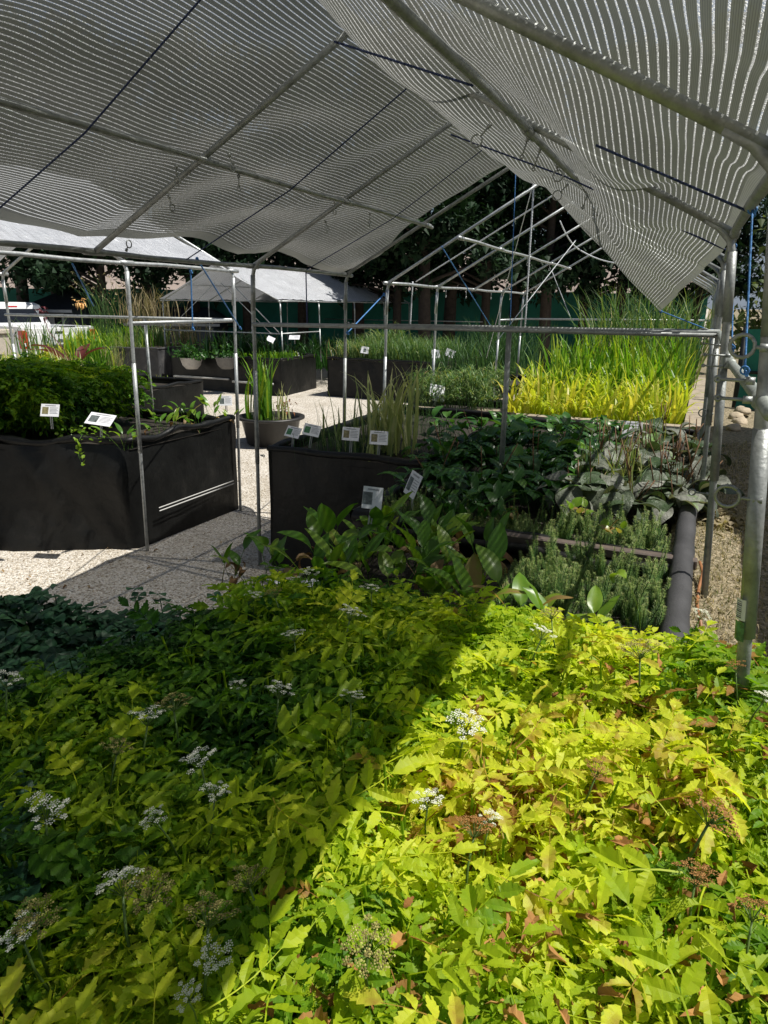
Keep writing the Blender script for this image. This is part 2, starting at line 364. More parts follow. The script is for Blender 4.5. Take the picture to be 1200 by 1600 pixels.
def broadleaf(L=1.0, W=0.5, droop=0.5, wave=0.03, stalk=0.5, nl=8, fold=0.15, seed=0, pw=0.8):
    """stalk then oval blade, waving margin; starts at the base, grows +z then bends to +y"""
    r = random.Random(seed); vs = []; ph = r.uniform(0, 6)
    a = math.radians(80); y = z = 0.0
    st = []
    for i in range(4):
        st.append((0, y, z)); y += math.cos(a)*stalk*L/3; z += math.sin(a)*stalk*L/3; a -= 0.12*droop
    y, z = st[-1][1], st[-1][2]
    m = MB(); m.tube(st, [0.014*L, 0.012*L, 0.010*L, 0.009*L], 4, cap=False)
    base = np.concatenate(m.v); F_ = list(m.f); n = len(base)
    for i in range(nl+1):
        t = i/nl; wd = W*L*0.5*math.sin(math.pi*(t**pw))**0.8 if 0 < t < 1 else 0.003
        na = math.sin(a); 
        row = []
        for j in range(-2, 3):
            u = j/2; off = fold*abs(u)*wd + wave*L*math.sin(7*t+ph+3*u)*abs(u)
            row.append((u*wd, y - math.sin(a)*off, z + math.cos(a)*off))
        vs += row
        y += math.cos(a)*L/nl*(1); z += math.sin(a)*L/nl; a -= droop*1.8/nl
    for i in range(nl):
        for j in range(4):
            q = n+i*5+j; F_.append((q, q+1, q+6, q+5))
    tn = np.concatenate([np.zeros(n), np.array([0.06 if j == 2 else 0 for i in range(nl+1) for j in range(5)])])
    return (np.concatenate([base, np.array(vs)]), F_, tn)

# ------------------------------------------------------------------ ground
def sstep(a, b, x):
    t = np.clip((x-a)/(b-a), 0, 1); return t*t*(3-2*t)
def ground_z(x, y):
    return 0.87*sstep(-0.22, -0.02, x)*(1-sstep(13, 17, y)) + (0.03*math.sin(3*x+y)+0.02*math.sin(5*y))*sstep(0.1, 0.4, x)
xs = np.unique(np.concatenate([np.linspace(-500, -22, 14), np.linspace(-20, -1, 40), np.linspace(-0.9, 2.5, 60), np.linspace(3, 14, 10), np.linspace(20, 500, 12)]))
ys = np.unique(np.concatenate([np.linspace(-60, -3, 6), np.linspace(-2, 18, 80), np.linspace(19, 40, 12), np.linspace(60, 900, 12)]))
gv = [(x, y, float(ground_z(x, y))) for y in ys for x in xs]; nx = len(xs)
gf = [(j*nx+i, j*nx+i+1, (j+1)*nx+i+1, (j+1)*nx+i) for j in range(len(ys)-1) for i in range(nx-1)]
def gravelmat():
    m, n, out = newmat('gravel_and_dry_grass')
    b = N(n, 'ShaderNodeBsdfPrincipled'); n.links.new(b.outputs[0], out.inputs[0]); b.inputs['Roughness'].default_value = 0.9
    tc = N(n, 'ShaderNodeTexCoord')
    vo = N(n, 'ShaderNodeTexVoronoi'); vo.inputs['Scale'].default_value = 75; n.links.new(tc.outputs['Object'], vo.inputs['Vector'])
    v2 = N(n, 'ShaderNodeTexVoronoi'); v2.inputs['Scale'].default_value = 33; n.links.new(tc.outputs['Object'], v2.inputs['Vector'])
    sp = N(n, 'ShaderNodeSeparateColor'); n.links.new(vo.outputs['Color'], sp.inputs[0])
    st = ramp(n, [(0.0, (0.22, 0.18, 0.13)), (0.22, (0.50, 0.45, 0.37)), (0.6, (0.66, 0.61, 0.53)), (0.95, (0.80, 0.77, 0.72))], sp.outputs[0])
    nz = N(n, 'ShaderNodeTexNoise'); nz.inputs['Scale'].default_value = 1.3; nz.inputs['Detail'].default_value = 6
    n.links.new(tc.outputs['Object'], nz.inputs['Vector'])
    dk = ramp(n, [(0.3, (0.8, 0.78, 0.74)), (0.65, (1, 1, 1))], nz.outputs[0])
    mu = N(n, 'ShaderNodeMixRGB', blend_type='MULTIPLY'); mu.inputs[0].default_value = 1; n.links.new(st, mu.inputs[1]); n.links.new(dk, mu.inputs[2])
    # right bank: dry turf
    sx = N(n, 'ShaderNodeSeparateXYZ'); n.links.new(tc.outputs['Object'], sx.inputs[0])
    gt = N(n, 'ShaderNodeMath', operation='GREATER_THAN'); gt.inputs[1].default_value = -0.15; n.links.new(sx.outputs[0], gt.inputs[0])
    n3 = N(n, 'ShaderNodeTexNoise'); n3.inputs['Scale'].default_value = 45; n3.inputs['Detail'].default_value = 6; n.links.new(tc.outputs['Object'], n3.inputs['Vector'])
    tr = ramp(n, [(0.3, (0.09, 0.08, 0.04)), (0.5, (0.25, 0.21, 0.13)), (0.7, (0.42, 0.35, 0.24))], n3.outputs[0])
    mx = N(n, 'ShaderNodeMixRGB'); n.links.new(gt.outputs[0], mx.inputs[0]); n.links.new(mu.outputs[0], mx.inputs[1]); n.links.new(tr, mx.inputs[2])
    n.links.new(mx.outputs[0], b.inputs['Base Color'])
    ad = N(n, 'ShaderNodeMath', operation='ADD'); n.links.new(vo.outputs['Distance'], ad.inputs[0]); n.links.new(v2.outputs['Distance'], ad.inputs[1])
    bp = N(n, 'ShaderNodeBump'); bp.invert = True; bp.inputs['Strength'].default_value = 0.9; bp.inputs['Distance'].default_value = 0.012
    n.links.new(ad.outputs[0], bp.inputs['Height']); n.links.new(bp.outputs[0], b.inputs['Normal'])
    return m
G['gravel'] = gravelmat()
tag(MB().add(gv, gf).build('ground', 'gravel', smooth=True), kind='structure')

# hills far behind
def hill(name, dist, a0, a1, hfun, m, thick=60):
    V = []; n = 60
    for i in range(n+1):
        a = a0+(a1-a0)*i/n; h = hfun(a)
        for (rr_, z) in ((dist, -2), (dist+thick*0.4, h*0.55), (dist+thick, h), (dist+thick*2.5, -2)):
            V.append((math.sin(a)*rr_, math.cos(a)*rr_, z))
    f = [(i*4+j, i*4+4+j, i*4+5+j, i*4+1+j) for i in range(n) for j in range(3)]
    return tag(MB().add(V, f).build(name, m, smooth=True), kind='structure')
G['hill_near'] = mat('dry_hillside', (0.27, 0.22, 0.19), 0.95, 0, 0.3, 0.03)
G['hill_far'] = mat('blue_grey_mountain', (0.14, 0.17, 0.21), 0.95, 0, 0.3, 0.02)
hill('hills', 300, -1.5, -0.02, lambda a: 26+6*noise.noise(Vector((a*6, 1, 0)))+2*noise.noise(Vector((a*40, 2, 0))), 'hill_near')
hill('mountain', 900, -0.6, 1.2, lambda a: 82+30*noise.noise(Vector((a*4, 5, 0)))+5*noise.noise(Vector((a*30, 2, 0))), 'hill_far', 250)

# ------------------------------------------------------------------ tunnels
XL, XR, ZE, ZR = -2.97, 0.05, 2.25, 3.07
XM = (XL+XR)/2
FY = [1.489, 2.933, 4.377, 5.821]
R_ = 0.0145
def eye_bolt(mb, p, d, L=0.07, r=0.02, tr=0.0035, ax=None):
    p = Vector(p); d = Vector(d).normalized()
    mb.tube([p, p+d*L], tr, 6); a = Vector(ax) if ax else d.orthogonal()
    mb.ring(p+d*(L+r), r, tr, a, 14)
    mb.tube([p-d*0.004, p+d*0.012], tr*2.2, 6)
def rafter_pts(x0, x1, y, ze, zr):
    xm = (x0+x1)/2
    return [(x0, y, ze), ((x0+xm)/2, y, (ze+zr)/2), (xm, y, zr), ((x1+xm)/2, y, (ze+zr)/2), (x1, y, ze)]
def tunnel(name, label, group, x0, x1, ys, ze, zr, lposts, rposts, gl, gr, ends=(0.3, 0.3), purlins=True, splay=0.05, r=R_, ridge=True, xb_=None, rxs=None, pipe='steel'):
    t = thing(name, label, 'canopy frame', ((x0+x1)/2, ys[0], 0), 0, group)
    ox, oy = (x0+x1)/2, ys[0]
    def b(mb, n_, m=None): 
        o = mb.build(n_, m or pipe, t, smooth=True); o.location = (-ox, -oy, 0); return o
    y0, y1 = ys[0]-ends[0], ys[-1]+ends[1]
    def long(x, z, n_, rr_=r, ya=y0, yb=y1, m=None):
        k = 10; mb = MB(); fx = (rxs if (rxs and x == x1) else (lambda yy: 0.0))
        mb.tube([(x+fx(ya+(yb-ya)*i/k), ya+(yb-ya)*i/k, z+0.006*math.sin(i*1.7)) for i in range(k+1)], rr_, 10)
        # sleeves at the joints
        for yy in ys:
            if ya < yy < yb: mb.tube([(x+fx(yy), yy-0.07, z), (x+fx(yy), yy+0.07, z)], rr_+0.0035, 10)
        return b(mb, n_, m)
    long(x0, ze, 'eave_rail'); long(x1, ze, 'eave_rail')
    if ridge: long((x0+x1)/2, zr-0.03, 'ridge_rail')
    if purlins:
        xm = (x0+x1)/2
        long((x0+xm)/2, (ze+zr)/2-0.03, 'purlin'); long((x1+xm)/2, (ze+zr)/2-0.03, 'purlin')
    for i, y in enumerate(ys):
        P = rafter_pts(x0, x1+(rxs(y) if rxs else 0), y, ze, zr)
        b(MB().tube(P[:3], r, 10), 'rafter'); b(MB().tube(P[2:], r, 10), 'rafter')
        for sd_, x, lst, g in ((-1, x0, lposts, gl), (1, x1, rposts, gr)):
            if i in lst:
                zg = g
                xb = x+sd_*splay
                if rxs and sd_ > 0: x = x+rxs(y); xb = x+xb_[i]
                top = [(x-sd_*0.10, y, ze+0.052), (x-sd_*0.05, y, ze+0.022), (x-sd_*0.012, y, ze-0.02), (x+sd_*0.002, y, ze-0.07)]
                mb = MB(); mb.tube(top+[(x+(xb-x)*k, y, ze-0.07-(ze-0.07-zg+0.05)*k) for k in (0.3, 0.6, 1)], r*0.95, 10)
                po = b(mb, 'post'); mb = MB()
                mb.tube([(x+(xb-x)*0.0, y, ze-0.06), (x+(xb-x)*0.2, y, ze-0.30)], r*1.16, 10)
                mb.tube([(x+(xb-x)*0.30, y, ze-0.07-(ze-0.07-zg)*0.30), (x+(xb-x)*0.62, y, ze-0.07-(ze-0.07-zg)*0.62)], r*1.14, 10)
                mb.build('sleeve', pipe, po, smooth=True)
    return t, b

def eave_dx(y): return 0.045*(1-float(sstep(1.0, 2.9, y)))
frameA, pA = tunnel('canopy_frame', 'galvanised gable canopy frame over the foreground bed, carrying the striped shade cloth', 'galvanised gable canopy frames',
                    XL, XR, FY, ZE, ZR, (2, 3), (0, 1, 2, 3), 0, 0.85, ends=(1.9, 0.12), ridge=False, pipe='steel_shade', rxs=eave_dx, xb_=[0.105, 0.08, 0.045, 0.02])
# crossbar at the third frame with its short middle post
mb = MB(); mb.tube([(XL, FY[2]-0.03, 1.855), (XR+0.02, FY[2]-0.03, 1.87)], R_, 10); mb.tube([(-1.9, FY[2]-0.03, 1.862), (-1.1, FY[2]-0.03, 1.866)], R_*1.2, 10)
mb.tube([(-1.9, FY[2]-0.066, 1.856), (XR+0.02, FY[2]-0.066, 1.853)], R_*0.8, 10)
pA(mb, 'crossbar')
pA(MB().tube([(-1.1, FY[2]-0.03, 1.85), (-1.1, FY[2]-0.03, 0.93)], R_*1.15, 10), 'middle_post')
mb = MB(); mb.tube([(0.118, 1.33, 1.83), (0.115, 1.49, 1.83), (0.10, 2.933, 1.80), (0.07, FY[2]-0.05, 1.865)], R_, 10)
mb.tube([(0.114, FY[0]+0.02, 1.828), (0.112, FY[0]+0.06, 1.828)], R_*1.25, 10); mb.tube([(0.10, FY[1]-0.03, 1.80), (0.10, FY[1]+0.02, 1.80)], R_*1.3, 10)
pA(mb, 'side_rail', 'steel_dull')
# eye bolts and hooks at the joints
for (x, y, z, d, L, r, a) in [
    (0.135, FY[0]-0.01, 1.645, (-1, 0.1, 0), 0.035, 0.022, (0.1, 1, 0.15)), (0.105, FY[0]-0.02, 1.93, (-1, 0.1, 0.05), 0.02, 0.021, (0.1, 1, 0.1)),
    (0.09, FY[0]-0.02, 1.87, (-1, 0.05, 0.02), 0.055, 0.004, (0, 1, 0)), (0.09, FY[0]-0.02, 1.835, (-1, 0.05, 0.02), 0.05, 0.004, (0, 1, 0)),
    (0.09, FY[1]-0.02, 1.83, (-1, 0, 0.02), 0.08, 0.004, (0, 1, 0)), (0.09, FY[1]-0.02, 1.79, (-1, 0, 0.02), 0.08, 0.004, (0, 1, 0)),
    (0.08, FY[2]-0.03, 1.85, (-1, 0, 0.1), 0.06, 0.03, (0, 1, 0.2)), (0.08, FY[2]-0.03, 1.80, (-1, 0, 0.1), 0.08, 0.005, (0, 1, 0.2)),
    (0.09, FY[1]+0.0, 1.30, (-1, 0, 0.0), 0.05, 0.012, (0, 1, 0.2)), (0.09, FY[2], 1.42, (-1, -0.3, 0.1), 0.03, 0.022, (0, 1, 0.2)),
    (-0.85, FY[1]-0.05, 2.66, (-0.7, 0, -0.7), 0.05, 0.022, (0, 1, 0)), (-0.72, FY[1]+0.03, 2.62, (-0.3, 0, -1), 0.06, 0.006, (0, 1, 0)),
    (-0.72, FY[1]+0.25, 2.62, (-0.3, 0, -1), 0.07, 0.006, (0, 1, 0)), (-0.72, FY[1]+0.62, 2.62, (0, 0.5, -0.5), 0.03, 0.024, (0, 1, 0)),
    (-0.82, FY[2], 2.66, (-0.7, 0, -0.7), 0.05, 0.026, (0, 1, 0)), (-0.72, FY[2]+0.1, 2.62, (-0.3, 0, -1), 0.07, 0.006, (0, 1, 0)),
    (-0.72, FY[2]+0.45, 2.62, (0.2, 0, -1), 0.07, 0.006, (0, 1, 0)), (-0.72, FY[2]+0.9, 2.62, (0, 0, -1), 0.03, 0.028, (0, 1, 0)),
    (-2.30, FY[1]-0.12, 2.60, (0, 0, -1), 0.05, 0.016, (0, 1, 0)), (-2.12, FY[1]+0.04, 2.66, (0.3, 0, -1), 0.04, 0.018, (1, 0, 0)),
    (-2.22, FY[1]+0.25, 2.61, (0, 0, -1), 0.05, 0.012, (1, 0, 0)), (-2.48, FY[1]+0.03, 2.50, (0.3, 0, -1), 0.04, 0.018, (1, 0, 0)),
    (-2.25, FY[2]-0.12, 2.62, (0, 0, -1), 0.05, 0.012, (0, 1, 0)), (-2.4, FY[2]+0.03, 2.53, (0.3, 0, -1), 0.04, 0.018, (1, 0, 0)),
    (-2.2, FY[2]+0.3, 2.6, (0, 0, -1), 0.05, 0.016, (1, 0, 0)), (-2.96, FY[1]+0.22, 2.27, (0.4, 0.3, 1), 0.02, 0.02, (1, 0, 0)),
    (-2.95, FY[2]-0.02, 0.9, (1, -0.3, 0), 0.02, 0.008, (0, 1, 0)), (-2.95, FY[2]-0.02, 0.3, (1, -0.3, 0), 0.04, 0.008, (0, 1, 0)),
    (XL+0.02, FY[3], 1.84, (1, -0.3, -0.5), 0.04, 0.02, (0, 1, 0))]:
    mb = MB(); eye_bolt(mb, (x, y, z), d, L, r, 0.0035, a); pA(mb, 'eye_bolt')
# sticker on the nearest right post
mb = MB(); yb = FY[0]-0.021
def post_x(z): return 0.05+eave_dx(FY[0])+0.105*(ZE-0.07-z)/(ZE-0.07-0.80)
mb = MB()
for a0 in range(5):
    pass
def sticker(z0, z1, m, name):
    V = []; k = 6
    for z in (z0, z1):
        for i in range(k+1):
            t = math.radians(195+i*11); V.append((post_x(z)+0.0200*math.cos(t)-0.001, FY[0]+0.0200*math.sin(t), z))
    f = [(i, i+1, k+2+i, k+1+i) for i in range(k)]
    return pA(MB().add(V, f), name, m)
sticker(1.395, 1.44, 'card', 'barcode_label'); sticker(1.35, 1.392, 'photo_green', 'green_label')
mb = MB()
for i in range(9):
    z = 1.400+i*0.0043; V = []
    for zz in (z, z+(0.0012 if i % 3 else 0.0022)):
        for j in range(4):
            t = math.radians(203+j*12); V.append((post_x(zz)+0.0206*math.cos(t)-0.001, FY[0]+0.0206*math.sin(t), zz))
    mb.add(V, [(q, q+1, q+5, q+4) for q in range(3)])
pA(mb, 'barcode', 'dark')

BY = [6.64+1.444*i for i in range(5)]
frameB, pB = tunnel('canopy_frame', 'bare galvanised gable frame standing over the tall iris bed, without any cloth', 'galvanised gable canopy frames',
                    -2.93, 0.05, BY, 2.2, 3.05, (0, 1, 3, 4), (0, 1, 2, 3, 4), 0, 0.85, ends=(0.08, 0.08))
pB(MB().tube([(-2.93, BY[4], 1.78), (0.05, BY[4], 1.80)], R_, 8), 'crossbar')
pB(MB().tube([(-2.93, BY[3], 1.78), (-2.93, BY[4], 1.78)], R_, 8), 'side_rail')
mb = MB()
for y in (7.3, 8.4, 9.2, 10.4, 11.5): eye_bolt(mb, (-2.93, y, 2.19), (0, 0, -1), 0.08, 0.012)
for y in (8.6, 9.4, 10.8): eye_bolt(mb, (-2.19, y, 2.58), (0, 0, -1), 0.05, 0.02)
pB(mb, 'hook')

CY = [1.2, 2.75, 4.25, 5.58]
frameC, pC = tunnel('canopy_frame', 'galvanised frame over the left planter bed, under a silver cloth', 'galvanised gable canopy frames',
                    -7.0, -4.0, CY, 2.28, 3.05, (3,), (2, 3), 0, 0, ends=(0.2, 0.02), splay=-0.055)
pC(MB().tube([(-7.0, 5.55, 1.86), (-4.02, 5.55, 1.85)], R_, 8), 'crossbar')
pC(MB().tube([(-4.03, 4.25, 1.845), (-4.03, 5.58, 1.845)], R_, 8), 'side_rail')
pC(MB().tube([(-5.05, 5.55, 1.85), (-5.05, 5.55, 0.8)], R_, 8), 'middle_post')
# far-left canopy D, its gable end faces us
dl, dr = at(253, 455, y=14.2), at(437, 455, y=14.2)
frameD, pD = tunnel('canopy_frame', 'distant galvanised frame in front of the green fence under a grey silver cloth', 'galvanised gable canopy frames',
                    dl.x, dr.x, [14.2, 16.0, 18.0, 20.0, 22.0], 2.05, 2.85, (0, 1, 2, 3, 4), (0, 1, 2, 3, 4), 0, 0, ends=(0.05, 0.05))
pD(MB().tube([(dl.x, 14.2, 1.35), (dr.x, 14.2, 1.33)], R_, 8), 'crossbar')
pD(MB().tube([(dl.x, 22.0, 1.5), (dr.x+2.5, 22.0, 1.5)], R_, 8), 'crossbar')
pD(MB().tube([(dr.x, 14.2, 1.33), (dr.x, 16.0, 1.33)], R_, 8), 'side_rail')
pD(MB().tube([(dr.x-0.05, 14.2, 1.35), (dr.x-1.2, 14.2, 2.35)], R_*0.8, 8), 'brace')
pD(MB().tube([(dr.x-1.6, 14.2, 2.45), (dr.x-0.3, 14.2, 1.35)], R_*0.6, 8), 'brace')
pD(MB().tube([(dl.x+0.1, 14.2, 1.35), (dl.x+1.6, 14.2, 2.45)], R_*0.6, 8), 'brace')

# ------------------------------------------------------------------ shade cloths
def lerp(a, b, t): return a+(b-a)*t
def bump_(v, c, w_): return math.exp(-((v-c)/w_)**2)
def polyl(t, pts):
    for (a, va), (b, vb) in zip(pts, pts[1:]):
        if t <= b: k = max(0, (t-a)/(b-a)); k = k*k*(3-2*k); return tuple(lerp(p, q, k) for p, q in zip(va, vb))
    return pts[-1][1]
def main_cloth():
    NY, NV = 210, 84; y0, y1 = -0.35, 5.93
    V = []; UV = []
    Ledge = [(-1, (XL-0.03, ZE+0.03)), (4.9, (XL-0.02, ZE+0.02)), (5.93, (XL-0.10, ZE-0.02))]
    Redge = [(-1, (XR+0.08, ZE+0.03)), (1.2, (XR+0.07, ZE+0.03)), (2.95, (XR+0.02, ZE+0.03)), (3.6, (0.03, 2.23)), (4.4, (-0.05, 2.17)), (5.2, (-0.2, 2.08)), (5.93, (-0.335, 1.95))]
    hw = 1.73
    for j in range(NY+1):
        y = lerp(y0, y1, j/NY)
        k1 = (y-1.489)/1.444; fr = k1-math.floor(k1); bay = math.sin(math.pi*fr)
        for i in range(-NV, NV+1):
            v = abs(i)/NV
            nz_ = noise.noise(Vector((y*1.1, v*2.3+(5 if i > 0 else 0), 0.3)))
            n2 = noise.noise(Vector((y*3.2+v*2.0, v*5.0, 4.0+(5 if i > 0 else 0))))
            if i <= 0:
                ex, ez = polyl(y, Ledge)
                # scalloped lower edge pulled up between its ties
                sc = 0.055*abs(math.sin(math.pi*(y-2.86)/1.36))**0.8 if y < 4.6 else 0.055*abs(math.sin(math.pi*(4.6-2.86)/1.36))**0.8*(1-sstep(4.6, 5.2, y))
                vv = v*(1-sc*sstep(0.6, 1.0, v))
                x = lerp(XM, ex, vv); z = lerp(ZR+0.03, ez, vv)
                s = 0.03 + 0.020*bay*(1-bump_(v, 0.5, 0.12)) + 0.034*nz_*(v*(1.2-v)*3) + 0.012*n2*min(1, v*4)
                fold = 0.020*math.sin(7*(y*0.9+v*2.2+0.5*nz_)*1.0)*sstep(0.05, 0.3, v)*(1-0.5*bump_(v, 0.5, 0.1))
                z += max(s, 0.022)+fold*0.6; xx = x; yy = y + 0.02*n2
                if y > 5.6: yy += 0.12*math.sin(math.pi*v)*sstep(5.6, 5.93, y)*-1 + (0.16*sstep(0.55, 0.85, v)*(1-sstep(0.9, 1.0, v)))*sstep(5.5, 5.93, y)
                if y > 5.0: z -= 0.03*bump_(v, 0.8, 0.15)*sstep(5.0, 5.93, y)
            else:
                ex, ez = polyl(y, Redge)
                x = lerp(XM, ex, v); z = lerp(ZR+0.03, ez, v)
                k = sstep(1.75, 2.7, y)
                sag = (0.17*bump_(v, 0.20, 0.15)+0.135*bump_(v, 0.70, 0.12))*k
                base_sag = 0.03*bay*(1-bump_(v, 0.5, 0.08))
                if y > 4.4:
                    q = sstep(4.4, 5.6, y); sag = lerp(sag, 0.02+0.03*math.sin(math.pi*v), q)
                z += 0.035-sag-base_sag*0.5+0.028*nz_*math.sin(math.pi*v)+0.010*n2*math.sin(math.pi*v)
                z += 0.012*math.sin(9*(y*0.8-v*1.8)+3*nz_)*math.sin(math.pi*v)
                if y < 3.1: # folds radiating from the eave ties
                    z += 0.016*math.sin(y*9.0)*sstep(0.75, 0.95, v)*(1-sstep(0.97, 1, v))
                xx = x; yy = y+0.02*n2 + (0.05*math.sin(math.pi*v)*sstep(5.4, 5.93, y))*-1
            V.append((xx, yy, z)); UV.append((v*hw*(1 if i > 0 else -1)+0.005*nz_, yy))
    W_ = 2*NV+1
    f = []; fm = []
    mbb = MB()
    hemf = []
    for j in range(NY):
        for i in range(W_-1):
            q = (j*W_+i, j*W_+i+1, (j+1)*W_+i+1, (j+1)*W_+i)
            (hemf if (i < 3 or i > W_-4 or j > NY-2) else f).append(q)
    mbb.add(V, f); mbb.f += hemf; mbb.fm += [1]*len(hemf)
    o = mbb.build('shade_cloth', ['cloth', 'hem'], smooth=True, uv=UV)
    tag(o, 'large striped knitted shade cloth stretched over the near frame, its right corner hanging loose', 'shade cloth', 'shade cloths on the frames')
    return o
main_cloth()
def simple_cloth(name, label, x0, x1, ze, zr, y0, y1, m='silver', over=0.03, seed=1, droop=0.0):
    NY, NV = 70, 40; V = []; UV = []; xm = (x0+x1)/2
    for j in range(NY+1):
        y = lerp(y0, y1, j/NY)
        for i in range(-NV, NV+1):
            v = abs(i)/NV; x = lerp(xm, x1 if i > 0 else x0, v); z = lerp(zr, ze, v)+over
            z += 0.03*noise.noise(Vector((y*1.5, v*3+i*0.01, seed)))+0.03*math.sin(y*4.36)*math.sin(math.pi*v)+0.018*noise.noise(Vector((y*6, v*6, seed+3)))-droop*math.sin(math.pi*v)*0.5
            V.append((x+0.02*(1 if i > 0 else -1)*v, y, z)); UV.append((x*1.1, y))
    W_ = 2*NV+1
    f = [(j*W_+i, j*W_+i+1, (j+1)*W_+i+1, (j+1)*W_+i) for j in range(NY) for i in range(W_-1)]
    return tag(MB().add(V, f).build(name, m, smooth=True, uv=UV), label, 'shade cloth', 'shade cloths on the frames')
simple_cloth('shade_cloth', 'silver shade cloth covering the frame over the left planter', -7.0, -4.0, 2.29, 3.07, 0.9, 5.45)
simple_cloth('shade_cloth', 'grey silver shade cloth on the distant frame before the green fence', dl.x, dr.x, 2.05, 2.86, 14.1, 20.5, seed=5)
# unseen shelter added on the right bank to shade the turf beside the posts
tR = thing('added_shade_shelter', 'unseen shelter added to shade the right bank beside the posts', 'shelter', (2.9, 0.5, 0.85))
def lb(mb, n_, m, sm=True):
    o = mb.build(n_, m, tR, smooth=sm); o.location = (-2.9, -0.5, -0.85); return o
V = []; UV = []
for j in range(31):
    for i in range(21):
        y = -1.5+9.3*j/30; x0_ = 1.20-0.22*float(sstep(4.1, 4.7, y)); x = x0_+3.2*i/20; V.append((x, y, 2.6+0.25*i/20+0.03*noise.noise(Vector((x*2, y*2, 9))))); UV.append((x, y))
lb(MB().add(V, [(j*21+i, j*21+i+1, j*21+i+22, j*21+i+21) for j in range(30) for i in range(20)]), 'cover', 'hem')
for x in (1.3, 4.3):
    for y in (-1.4, 7.6): lb(MB().tube([(x, y, 0.85), (x, y, 2.6 if x < 2 else 2.85)], 0.02, 8), 'post', 'steel')

# ------------------------------------------------------------------ ropes
def rope(pts, m, label, r=0.004, sag=0.0, group='ropes tied to the canopy frames', knot=True):
    P = [Vector(p) for p in pts]; Q = []
    for a, b in zip(P, P[1:]):
        for i in range(10):
            t = i/10; q = a.lerp(b, t); q.z -= sag*4*t*(1-t); Q.append(q)
    Q.append(P[-1]); mb = MB(); mb.tube(Q, r, 6)
    # braid ridge
    L = sum((Q[i+1]-Q[i]).length for i in range(len(Q)-1)); n = max(6, min(160, int(L/0.012)))
    H = []
    for k in range(n*2+1):
        t = k/(n*2)*(len(Q)-1); i = min(int(t), len(Q)-2); p = Q[i].lerp(Q[i+1], t-i); d = (Q[i+1]-Q[i]).normalized(); a = d.orthogonal().normalized(); b = d.cross(a)
        th = k*1.6; H.append(p+(a*math.cos(th)+b*math.sin(th))*r*0.75)
    mb.tube(H, r*0.55, 4, cap=False)
    if knot:
        for e in (0, -1):
            c = P[e]; mb.ring(c, 0.010, r, (0.2, 1, 0.1), 10); mb.ring(c+Vector((0.004, 0.006, -0.008)), 0.008, r, (1, 0.3, 0.4), 10)
    o = mb.build('rope', m, smooth=True); return tag(o, label, 'rope', group)
def slope(v, y, side, dz=-0.03):
    ex = XL if side < 0 else XR
    return (lerp(XM, ex, v), y, lerp(ZR, ZE, v)+dz)
rope([slope(0.04, 2.2, -1, 0.0), slope(0.5, 2.2, -1, -0.055), slope(1, 2.2, -1, 0.0)], 'rope_navy', 'navy rope under the left cloth slope, nearest to the viewer', 0.0035, knot=False)
rope([slope(0.04, 3.66, -1, 0.0), slope(0.5, 3.66, -1, -0.055), slope(1, 3.66, -1, 0)], 'rope_navy', 'navy rope under the left cloth slope, between the two complete rafters', 0.0035, knot=False)
rope([slope(0.04, 5.1, -1, 0.0), slope(0.5, 5.1, -1, -0.055), slope(1, 5.1, -1, 0)], 'rope_navy', 'thin dark rope under the far end of the left cloth slope', 0.003, knot=False)
rope([slope(0.2, 2.2, 1, -0.13), slope(0.5, 2.2, 1, -0.05)], 'rope_navy', 'navy rope under the right cloth slope, tied to the purlin nearest the viewer', 0.0035, knot=False)
rope([slope(0.74, 2.2, 1, -0.035), slope(1.02, 2.2, 1, 0)], 'rope_navy', 'navy rope under the right cloth slope, reaching the near eave', 0.0035, knot=False)
rope([slope(0.12, 3.66, 1, -0.16), slope(0.5, 3.66, 1, -0.07), slope(1, 3.66, 1, -0.01)], 'rope_navy', 'navy rope under the right cloth slope, beside the hanging hooks', 0.004, knot=False)
rope([(0.07, 2.15, 2.24), (0.10, 1.98, 1.85)], 'rope_blue', 'bright blue rope from the eave to the side rail, nearest at the right', 0.0026)
rope([(0.06, 3.35, 2.24), (0.10, 3.1, 1.85)], 'rope_blue', 'bright blue rope behind the second right post', 0.003)
rope([(-0.335, 5.9, 1.97), (0.03, 4.45, 1.87)], 'rope_blue', 'blue and white rope tying the loose cloth corner to the crossbar end')
a = at(835, 275, y=6.64); b = at(820, 515, y=6.64)
rope([a, b], 'rope_white', 'white and blue rope hanging plumb from the first bare rafter', 0.008, knot=False)
rope([at(806, 262, y=6.6), at(797, 508, y=6.6)], 'rope_blue', 'thin blue rope hanging left of the white plumb rope', 0.004, knot=False)
rope([at(690, 385, y=6.6), at(770, 515, y=8.6)], 'rope_blue', 'blue guy rope slanting down from the left purlin end', 0.005, knot=False)
rope([at(835, 280, y=6.9), at(760, 560, y=11.0)], 'rope_white', 'white guy rope slanting behind the plumb rope', 0.004, knot=False)
rope([at(868, 303, y=6.9), at(650, 440, y=8.0)], 'rope_white', 'white guy rope crossing the bare rafters', 0.007, knot=False)
rope([at(900, 375, y=9.5), at(775, 535, y=8.0)], 'rope_white', 'pale guy rope slanting across the crossbar right of the middle post', 0.005, knot=False)
rope([at(875, 345, y=9.5), at(905, 390, y=9.8), at(985, 412, y=9.5)], 'rope_white', 'white cord drooping under the right bare rafters', 0.008, sag=0.05, knot=False)
rope([at(645, 440, y=7.5), at(641, 508, y=7.5)], 'rope_white', 'short white rope hanging from the bare left eave rail', 0.007, knot=False)
rope([at(862, 423, y=12.3), at(895, 505, y=12.3)], 'rope_white', 'thin pale rope at the far end of the bare purlin', 0.005, knot=False)
